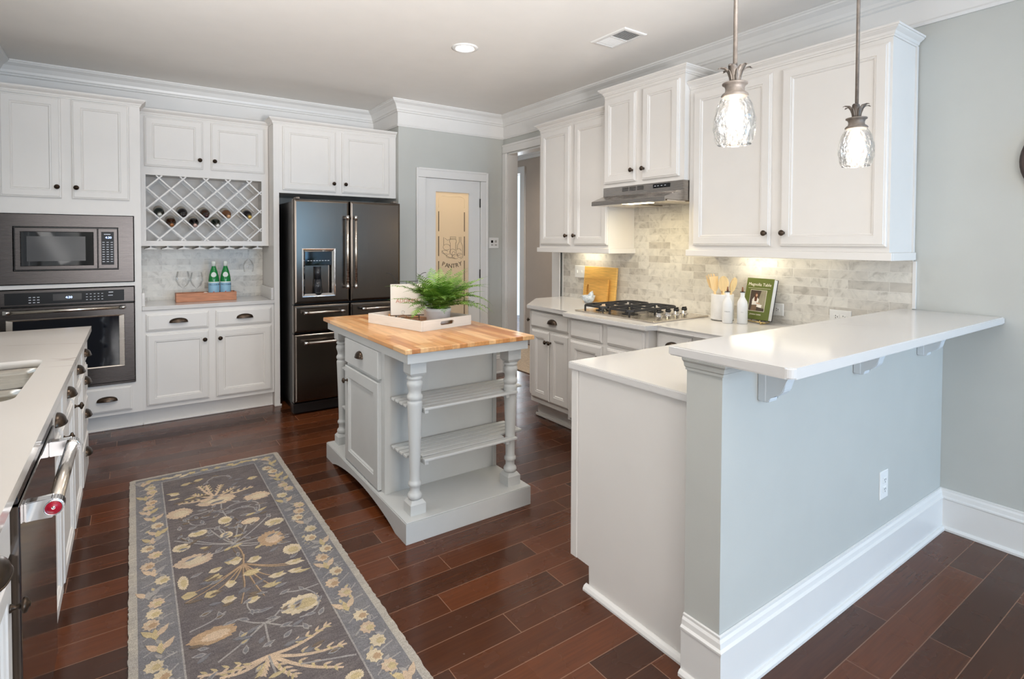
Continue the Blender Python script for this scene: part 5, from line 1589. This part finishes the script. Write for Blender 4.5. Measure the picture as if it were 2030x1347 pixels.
# ------------------------------------------------------------------ rug
PE = [[0.359, 3.305, 0.089, 0.054, 0], [0.55, 3.241, 0.064, 0.048, 0], [0.186, 3.25, 0.056, 0.056, 0], [0.368, 3.044, 0.032, 0.041, 1], [0.472, 2.967, 0.042, 0.03, 0], [0.568, 2.891, 0.044, 0.035, 1], [0.245, 2.978, 0.04, 0.029, 1], [0.356, 2.886, 0.027, 0.032, 1], [0.524, 2.736, 0.056, 0.07, 2], [0.207, 2.731, 0.073, 0.052, 0], [0.583, 2.585, 0.037, 0.045, 1], [0.17, 2.877, 0.035, 0.035, 1], [0.347, 2.635, 0.034, 0.035, 3], [0.426, 2.589, 0.031, 0.026, 3], [0.569, 2.474, 0.041, 0.027, 3], [0.403, 2.497, 0.037, 0.022, 3], [0.305, 3.647, 0.027, 0.021, 3], [0.241, 3.623, 0.03, 0.021, 3], [0.57, 3.505, 0.03, 0.028, 3], [0.179, 3.508, 0.026, 0.026, 3], [0.172, 3.447, 0.028, 0.013, 3], [0.277, 2.6, 0.028, 0.023, 3], [0.358, 2.628, 0.027, 0.046, 3], [0.429, 2.594, 0.028, 0.033, 3], [0.265, 2.541, 0.033, 0.036, 3], [0.4, 2.495, 0.033, 0.03, 3], [0.487, 2.415, 0.037, 0.024, 3], [0.454, 2.36, 0.037, 0.022, 3], [0.317, 2.46, 0.022, 0.034, 3], [0.245, 2.43, 0.028, 0.032, 3], [0.297, 2.354, 0.028, 0.032, 3], [0.373, 2.301, 0.028, 0.026, 3], [0.171, 2.469, 0.029, 0.033, 3], [0.521, 2.171, 0.073, 0.054, 1], [0.222, 2.169, 0.076, 0.043, 2], [0.157, 2.576, 0.019, 0.053, 1], [0.575, 1.707, 0.03, 0.023, 1], [0.558, 2.405, 0.034, 0.022, 3]]
LF = [[0.366, 2.223], [0.324, 2.199], [0.413, 2.148], [0.306, 2.116], [0.377, 2.016], [0.306, 2.029], [0.442, 2.028], [0.449, 2.082], [0.504, 2.034], [0.575, 2.084], [0.487, 2.282], [0.255, 2.277], [0.171, 2.087], [0.285, 3.224], [0.175, 3.078], [0.227, 3.048], [0.444, 3.235], [0.52, 3.039], [0.272, 3.087], [0.483, 3.144], [0.459, 3.051], [0.421, 2.941], [0.293, 2.965], [0.327, 2.984], [0.557, 2.972], [0.401, 3.138], [0.198, 2.949], [0.31, 2.767]]
VN = [[2, [0.354, 3.362], [0.324, 3.43], [0.297, 3.555]], [2, [0.354, 3.362], [0.341, 3.425], [0.334, 3.545]], [2, [0.354, 3.362], [0.377, 3.408], [0.406, 3.51]], [2, [0.354, 3.362], [0.41, 3.372], [0.474, 3.434]], [2, [0.354, 3.362], [0.449, 3.345], [0.554, 3.38]], [2, [0.354, 3.362], [0.305, 3.382], [0.261, 3.453]], [2, [0.354, 3.362], [0.266, 3.343], [0.185, 3.373]], [0, [0.376, 3.255], [0.368, 3.185], [0.378, 3.094], [0.387, 3.031]], [0, [0.379, 3.166], [0.424, 3.209], [0.488, 3.21], [0.538, 3.17], [0.542, 3.103], [0.515, 3.037]], [0, [0.37, 3.135], [0.322, 3.205], [0.277, 3.187], [0.232, 3.195], [0.211, 3.14], [0.231, 3.072], [0.286, 3.056]], [0, [0.374, 2.78], [0.258, 2.85], [0.146, 2.965]], [0, [0.374, 2.78], [0.274, 2.853], [0.177, 2.974]], [0, [0.374, 2.78], [0.333, 2.857], [0.295, 2.985]], [0, [0.374, 2.78], [0.349, 2.861], [0.329, 2.994]], [0, [0.374, 2.78], [0.391, 2.847], [0.417, 2.966]], [0, [0.374, 2.78], [0.462, 2.855], [0.569, 2.988]], [0, [0.374, 2.78], [0.469, 2.773], [0.578, 2.813]], [0, [0.374, 2.78], [0.407, 2.831], [0.45, 2.933]], [0, [0.374, 2.78], [0.416, 2.728], [0.464, 2.718]], [0, [0.374, 2.78], [0.321, 2.742], [0.274, 2.746]], [0, [0.374, 2.78], [0.48, 2.721], [0.598, 2.705]], [1, [0.374, 2.78], [0.395, 2.682], [0.38, 2.561]], [1, [0.394, 2.662], [0.368, 2.51], [0.362, 2.411], [0.331, 2.301]], [1, [0.38, 2.585], [0.321, 2.529], [0.272, 2.523]], [1, [0.38, 2.585], [0.394, 2.506], [0.415, 2.477]], [1, [0.38, 2.585], [0.427, 2.469], [0.482, 2.405]], [1, [0.38, 2.585], [0.414, 2.442], [0.453, 2.354]], [1, [0.38, 2.585], [0.343, 2.494], [0.316, 2.455]], [1, [0.38, 2.585], [0.306, 2.477], [0.244, 2.425]], [1, [0.38, 2.585], [0.271, 2.504], [0.177, 2.477]], [1, [0.38, 2.585], [0.47, 2.495], [0.57, 2.454]], [1, [0.38, 2.585], [0.394, 2.414], [0.414, 2.302]], [1, [0.38, 2.585], [0.486, 2.497], [0.604, 2.459]], [1, [0.38, 2.585], [0.257, 2.477], [0.152, 2.424]], [2, [0.365, 1.954], [0.464, 1.947], [0.585, 1.998]], [2, [0.365, 1.954], [0.474, 1.883], [0.6, 1.863]], [2, [0.365, 1.954], [0.456, 1.832], [0.557, 1.763]], [2, [0.365, 1.954], [0.255, 1.946], [0.158, 1.99]], [2, [0.365, 1.954], [0.284, 1.922], [0.216, 1.942]], [2, [0.365, 1.954], [0.34, 1.888], [0.326, 1.874]], [2, [0.365, 1.954], [0.389, 1.854], [0.422, 1.807]], [0, [0.365, 1.954], [0.369, 1.852]], [0, [0.444, 1.857], [0.61, 1.794]], [0, [0.386, 2.135], [0.414, 2.145], [0.447, 2.178]], [0, [0.386, 2.135], [0.346, 2.161], [0.31, 2.208]], [0, [0.386, 2.135], [0.333, 2.111], [0.285, 2.107]], [0, [0.386, 2.135], [0.297, 2.065], [0.22, 2.019]], [0, [0.386, 2.135], [0.38, 2.054], [0.378, 1.997]], [0, [0.386, 2.135], [0.452, 2.068], [0.523, 2.021]], [0, [0.386, 2.135], [0.41, 2.127], [0.439, 2.14]], [0, [0.154, 2.235], [0.221, 2.249], [0.277, 2.284]], [0, [0.475, 2.284], [0.535, 2.255], [0.611, 2.259]]]


def wool(name, rgb, vary=0.16):
    m, t, b, o = nt(name)
    co = coords(t)
    mp = N(t, 'Mapping'); mp.inputs['Scale'].default_value = (14, 70, 1); t.links.new(co, mp.inputs[0])
    n1 = N(t, 'TexNoise', i_Scale=1.0, i_Detail=4.0, i_Roughness=0.7); t.links.new(mp.outputs[0], n1.inputs['Vector'])
    n2 = N(t, 'TexNoise', i_Scale=330.0, i_Detail=2.0); t.links.new(co, n2.inputs['Vector'])
    n3 = N(t, 'TexNoise', i_Scale=9.0, i_Detail=2.0); t.links.new(co, n3.inputs['Vector'])
    c = mixc(t, 1.0, rgb, ramp(t, n1.outputs[0], [(0.3, (1 - vary,) * 3), (0.7, (1 + vary,) * 3)]), 'MULTIPLY')
    c = mixc(t, 1.0, c, ramp(t, n2.outputs[0], [(0.3, (0.72,) * 3), (0.7, (1.25,) * 3)]), 'MULTIPLY')
    c = mixc(t, 1.0, c, ramp(t, n3.outputs[0], [(0.3, (0.90, 0.90, 0.93)), (0.7, (1.08, 1.06, 1.03))]), 'MULTIPLY')
    t.links.new(c, b.inputs['Base Color'])
    b.inputs['Roughness'].default_value = 0.95
    b.inputs['Specular IOR Level'].default_value = 0.1
    bp = N(t, 'Bump', i_Strength=0.9, i_Distance=0.003); t.links.new(n2.outputs[0], bp.inputs['Height']); t.links.new(bp.outputs[0], b.inputs['Normal'])
    return m


RUGM = [wool('rug_cream_edge', S(176, 169, 158)), wool('rug_blue_grey', S(128, 126, 127)), wool('rug_slate_field', S(112, 105, 104), 0.22), wool('rug_pale_grey', S(160, 155, 150)), wool('rug_beige', S(200, 177, 152)), wool('rug_cream', S(206, 190, 162)), wool('rug_tan', S(178, 151, 122)), wool('rug_straw', S(190, 172, 134)), wool('rug_brown', S(122, 108, 94))]
RX0, RX1, RY0, RY1 = -0.026, 0.778, 0.95, 3.852
mb = M()
edge = []
for (xa, ya), (xb, yb) in zip(rrect(RX0, RX1, RY0, RY1, 0.02), rrect(RX0, RX1, RY0, RY1, 0.02)[1:] + rrect(RX0, RX1, RY0, RY1, 0.02)[:1]):
    nn_ = max(1, int(math.hypot(xb - xa, yb - ya) / 0.012))
    for q in range(nn_):
        edge.append((xa + (xb - xa) * q / nn_ + random.uniform(-0.0022, 0.0022), ya + (yb - ya) * q / nn_ + random.uniform(-0.0022, 0.0022)))
mb.prism(edge, 'z', 0.001, 0.0100)
ZR = [0.0102]


def rp(poly, mi, lift=0.0004):
    """a flat tufted patch on the rug"""
    mb.mi = mi
    ZR[0] += 1.5e-6
    mb.prism(poly, 'z', 0.0085, ZR[0] + lift)


rr_ = random.Random(5)


def ribbon(pts, wd, mi, lift, taper=True):
    P = [Vector(p) for p in pts]
    # smooth by Chaikin
    for _ in range(2):
        Q = [P[0]]
        for a, b in zip(P, P[1:]):
            Q += [a * 0.75 + b * 0.25, a * 0.25 + b * 0.75]
        P = Q + [P[-1]]
    Lf, Rg = [], []
    for i, p in enumerate(P):
        d = (P[min(i + 1, len(P) - 1)] - P[max(i - 1, 0)])
        if d.length < 1e-6: continue
        d.normalize(); n_ = Vector((-d.y, d.x))
        w_ = wd * (1 - 0.6 * i / len(P) if taper else 1)
        Lf.append(p + n_ * w_); Rg.append(p - n_ * w_)
    mb.mi = mi
    ZR[0] += 1.5e-6
    z0, z1 = 0.0085, ZR[0] + lift
    mb.loops([[(a.x, a.y, z0), (a.x, a.y, z1), (b.x, b.y, z1), (b.x, b.y, z0)] for a, b in zip(Lf, Rg)], True, True)


def blob(cx, cy, ax, ay, mi, lift, n=38, rough_=0.055, saw=True, rot=0.0):
    P = []
    for k in range(n):
        a = 2 * PI * k / n
        r = 1 + (rough_ if k % 2 else -rough_) * (1 if saw else 0) + rr_.uniform(-0.08, 0.08)
        x, y = ax * r * math.cos(a), ay * r * math.sin(a)
        P.append((cx + x * math.cos(rot) - y * math.sin(rot), cy + x * math.sin(rot) + y * math.cos(rot)))
    rp(P, mi, lift)


def leaf(cx, cy, ln, wd, ang, mi, lift, outline=None):
    def shp(k):
        P = [(-ln * k, 0), (-ln * 0.4 * k, wd * k), (ln * 0.2 * k, wd * 0.9 * k), (ln * k, 0), (ln * 0.2 * k, -wd * 0.9 * k), (-ln * 0.4 * k, -wd * k)]
        return [(cx + x * math.cos(ang) - y * math.sin(ang), cy + x * math.sin(ang) + y * math.cos(ang)) for x, y in P]
    if outline is not None:
        rp(shp(1.0), outline, lift); rp(shp(0.68), mi, lift + 0.0001)
    else:
        rp(shp(1.0), mi, lift)


FX0, FX1, FYT = 0.130, 0.616, 3.728
rp([(RX0 + 0.028, RY0 + 0.03), (RX1 - 0.028, RY0 + 0.03), (RX1 - 0.028, RY1 - 0.022), (RX0 + 0.028, RY1 - 0.022)], 1, 0.0)
rp([(FX0 - 0.006, RY0 + 0.15), (FX1 + 0.006, RY0 + 0.15), (FX1 + 0.006, FYT + 0.006), (FX0 - 0.006, FYT + 0.006)], 3, 0.0002)
rp([(FX0, RY0 + 0.156), (FX1, RY0 + 0.156), (FX1, FYT), (FX0, FYT)], 2, 0.0003)
for v_ in VN:
    k, pts = v_[0], v_[1:]
    if k == 2:
        ribbon(pts, 0.0085, 4, 0.0006)
        P0, P1 = Vector(pts[0]), Vector(pts[-1]); d = P1 - P0; an = math.atan2(d.y, d.x)
        for q in (0.45, 0.62, 0.78, 0.92):
            c = P0 + d * q + Vector((-d.y, d.x)).normalized() * 0.008
            leaf(c.x, c.y, 0.016, 0.005, an + 0.7, 4, 0.0006); c = c - Vector((-d.y, d.x)).normalized() * 0.016
            leaf(c.x, c.y, 0.016, 0.005, an - 0.7, 7, 0.0006)
    elif k == 1:
        ribbon(pts, 0.0065, 8, 0.0005); ribbon([(x + 0.002, y) for x, y in pts], 0.003, 6, 0.0006)
    else:
        ribbon(pts, 0.0034, 3, 0.0006, False)
for cx, cy, ax, ay, k in PE:
    if k == 3:
        leaf(cx, cy, ax * 1.0, ay * 0.75, rr_.uniform(-0.5, 0.5), 5 if rr_.random() < 0.6 else 7, 0.0008)
        leaf(cx + ax * 0.25, cy + ay * 0.3, ax * 0.6, ay * 0.4, rr_.uniform(0.2, 0.8), 7, 0.0009)
    else:
        c1 = {0: 4, 1: 5, 2: 6}[k]
        blob(cx, cy, ax, ay, c1, 0.0008)
        blob(cx + ax * 0.1, cy - ay * 0.1, ax * 0.6, ay * 0.55, {0: 5, 1: 7, 2: 4}[k], 0.0009, 26, 0.10)
for cx, cy in LF:
    leaf(cx, cy, 0.024, 0.010, rr_.uniform(0, PI), 1, 0.0007, 3)
# flowers along the border bands
for bx in ((RX0 + 0.034, FX0 - 0.012), (FX1 + 0.012, RX1 - 0.034)):
    y = RY0 + 0.10
    while y < RY1 - 0.09:
        cx = rr_.uniform(bx[0] + 0.028, bx[1] - 0.028)
        kind = rr_.random()
        ribbon([(bx[0] + 0.008, y - 0.02), ((bx[0] + bx[1]) / 2, y + rr_.uniform(-0.02, 0.03)), (bx[1] - 0.006, y + 0.035)], 0.0028, 3, 0.0005, False)
        if kind < 0.55:
            blob(cx, y, 0.026, 0.030, 5 if rr_.random() < .5 else 4, 0.0008, 18, 0.13); blob(cx + 0.006, y - 0.006, 0.014, 0.015, rr_.choice((6, 7)), 0.0009, 14, 0.15); blob(cx - 0.008, y + 0.008, 0.007, 0.008, 5, 0.0010, 10, 0.1)
        else:
            for q in range(3):
                leaf(cx + (q - 1) * 0.024, y + abs(q - 1) * 0.014, 0.034, 0.012, PI / 2 + (q - 1) * -0.6, rr_.choice((7, 4, 3)), 0.0007)
        for q in range(2):
            leaf(rr_.uniform(bx[0] + 0.022, bx[1] - 0.022), y + rr_.uniform(0.025, 0.05), 0.019, 0.008, rr_.uniform(0, PI), rr_.choice((3, 7, 1)), 0.0006, 3)
        y += rr_.uniform(0.062, 0.088)
x = 0.03
while x < 0.72:
    leaf(x, 3.78 + rr_.uniform(-0.015, 0.015), 0.03, 0.010, rr_.uniform(-0.6, 0.6), rr_.choice((7, 3, 5)), 0.0007); blob(x + 0.04, 3.785 + rr_.uniform(-0.01, 0.01), 0.02, 0.016, rr_.choice((5, 7)), 0.0007, 10, 0.2)
    x += 0.07
# winding pale vines and scattered foliage over the dark field
for k in range(26):
    cx, cy, a0, r_ = rr_.uniform(FX0 + 0.08, FX1 - 0.08), rr_.uniform(1.2, FYT - 0.1), rr_.uniform(0, 2 * PI), rr_.uniform(0.03, 0.075)
    pts_ = [(min(max(cx + r_ * (1 + 0.10 * q) * math.cos(a0 + 0.55 * q), FX0 + 0.012), FX1 - 0.012), min(cy + r_ * (1 + 0.16 * q) * math.sin(a0 + 0.55 * q), FYT - 0.02)) for q in range(6)]
    ribbon(pts_, 0.0026, rr_.choice((3, 8, 3)), 0.0004, False)
    for q in (1, 3, 5):
        leaf(pts_[q][0], pts_[q][1], 0.020, 0.008, a0 + 0.55 * q + 0.8, 1, 0.00045, 3)
for k in range(130):
    leaf(rr_.uniform(FX0 + 0.03, FX1 - 0.03), rr_.uniform(RY0 + 0.2, FYT - 0.04), rr_.uniform(0.018, 0.032), 0.008, rr_.uniform(-0.4, 0.9), rr_.choice((1, 8, 7, 1, 8)), 0.0005, rr_.choice((None, 3, None)))
mb.mi = 0
o = link('runner_rug', mb.done('runner_rug', RUGM))
o['label'] = 'long floral runner rug with grey field and pale edges'; o['category'] = 'rug'

# ------------------------------------------------------------------ pendants, ceiling can, vent, wall piece
PEND = ((1.482, 'pineapple glass pendant lamp over the bar, larger and nearer the viewer'), (2.268, 'pineapple glass pendant lamp over the bar, smaller, farther along'))
pt = None
for i, (x, lab) in enumerate(PEND):
    if pt is None:
        c = Vector((x, 0.97, 0))
        pt = t = thing('pendant_lamp', lab, 'pendant lamp', (x, 0.97, 1.70), (0, 0, 0), 'pineapple pendants above the bar')
        mb = M(); mb.lathe([(0.0, 2.728), (0.055, 2.728), (0.062, 2.738), (0.062, 2.7565), (0.0, 2.7565)], c, 28); part('ceiling_canopy', mb, PEWTER, t)
        mb = M(); mb.cyl((x, 0.97, 1.915), (x, 0.97, 2.728), 0.0062, 14); part('rod', mb, PEWTER, t)
        mb = M(); mb.lathe([(0.034, 1.846), (0.039, 1.850), (0.036, 1.855), (0.028, 1.861), (0.027, 1.871), (0.030, 1.880), (0.036, 1.883), (0.036, 1.887), (0.022, 1.890), (0.0, 1.890)], c, 28); mb.lathe([(0.015, 1.890), (0.012, 1.905), (0.012, 1.918), (0.0, 1.918)], c, 18); part('collar', mb, PEWTER, t)
        for k in range(6):
            a = PI / 3 * k + 0.3
            mb = M()
            prof = [(0.012, 1.888, 0.010), (0.013, 1.905, 0.0125), (0.018, 1.920, 0.014), (0.030, 1.932, 0.012), (0.043, 1.934, 0.007), (0.048, 1.930, 0.001)]
            ea = Vector((math.cos(a), math.sin(a), 0)); eb = Vector((-math.sin(a), math.cos(a), 0))
            L = []
            for r, z, w_ in prof:
                b_ = c + ea * r + Vector((0, 0, z))
                L.append([b_ + eb * w_ - ea * 0.001, b_ + ea * 0.003, b_ - eb * w_ - ea * 0.001, b_ - ea * 0.0012])
            mb.loops(L, True, True, sm=True); part('crown_leaf', mb, PEWTER, t)
        mb = M()
        SH = [(0.0345, 1.848), (0.044, 1.833), (0.054, 1.808), (0.0598, 1.778), (0.0605, 1.757), (0.0575, 1.731), (0.0515, 1.711), (0.047, 1.7045)]
        # shade with swirled facets
        n = 48
        Ls = []
        SH2 = []
        for (ra, za), (rb, zb) in zip(SH, SH[1:]):
            for q in range(4): SH2.append((ra + (rb - ra) * q / 4, za + (zb - za) * q / 4))
        SH2.append(SH[-1])
        for j, (r, z) in enumerate(SH2):
            Ls.append([(x + (r + 0.0014 * math.sin(8 * (2 * PI * k / n) + j * 0.55) * math.sin(8 * (2 * PI * k / n) - j * 0.55)) * math.cos(2 * PI * k / n), 0.97 + (r + 0.0014 * math.sin(8 * (2 * PI * k / n) + j * 0.55) * math.sin(8 * (2 * PI * k / n) - j * 0.55)) * math.sin(2 * PI * k / n), z) for k in range(n)])
        mb.loops(Ls, False, False, sm=True); part('glass_shade', mb, SHADE, t)
        mb = M(); mb.lathe([(0.010, 1.846), (0.011, 1.828), (0.013, 1.820), (0.021, 1.800), (0.0245, 1.780), (0.021, 1.762), (0.010, 1.752), (0.0, 1.750)], c, 20); part('bulb', mb, BULB, t)
    else:
        dup(pt, (x, 0.97, 1.70), lab)
    light('pendant_light', 'POINT', (x, 0.97, 1.735), 0.5, (1.0, 0.90, 0.78), radius=0.02)
t = thing('recessed_light', 'lit round recessed downlight in the ceiling', 'ceiling light', (1.905, 3.322, ZC - 0.01))
mb = M(); mb.lathe([(0.062, -0.0005), (0.092, -0.0005), (0.092, -0.004), (0.072, -0.010), (0.062, -0.006), (0.062, -0.0005)], (1.905, 3.322, ZC), 36, cap=False); part('trim_ring', mb, TRIM, t)
mb = M(); mb.lathe([(0.0, -0.001), (0.0615, -0.001), (0.0615, -0.004), (0.0, -0.0045)], (1.905, 3.322, ZC), 32); part('lamp_lens', mb, CANGLOW, t)
t = thing('ceiling_vent', 'white rectangular air vent grille in the ceiling', 'vent', (2.637, 2.58, ZC))
vx0, vx1, vy0, vy1 = 2.535, 2.740, 2.425, 2.735
mb = M()
L = [[(vx0 + i, vy0 + i, z), (vx1 - i, vy0 + i, z), (vx1 - i, vy1 - i, z), (vx0 + i, vy1 - i, z)] for i, z in ((0, ZC - 0.0005), (0.002, ZC - 0.006), (0.010, ZC - 0.009), (0.026, ZC - 0.009), (0.028, ZC - 0.0015))]
mb.loops(L, False, False); mb.box(vx0 + 0.028, vx1 - 0.028, 2.575, 2.585, ZC - 0.008, ZC - 0.002); part('vent_frame', mb, TRIM, t)
mb = M(); mb.box(vx0 + 0.02, vx1 - 0.02, vy0 + 0.02, vy1 - 0.02, ZC - 0.0014, ZC - 0.0004); part('duct_opening', mb, plain('duct_dark', S(70, 68, 66), 0.8), t)
for k in range(10):
    for s_, yb in ((1, 2.455), (-1, 2.590)):
        y = yb + 0.0115 * k
        mb = M(); mb.prism([(y, ZC - 0.008), (y + 0.0015, ZC - 0.008), (y + 0.0015 + s_ * 0.006, ZC - 0.002), (y + s_ * 0.006, ZC - 0.002)], 'x', vx0 + 0.029, vx1 - 0.029); part('slat', mb, TRIM, t)
mb = M(); mb.lathe([(0.0, 0.001), (0.15, 0.001), (0.175, 0.004), (0.185, 0.016), (0.172, 0.026), (0.160, 0.020), (0.150, 0.010), (0.0, 0.010)], (XR, 0.540, 1.780), 48, (-1, 0, 0))
solo('wall_plaque', mb, plain('dark_walnut', S(62, 46, 40), 0.4, vary=0.2, scale=20), 'dark round wall hanging on the pale blue wall, mostly out of view', 'wall decoration')
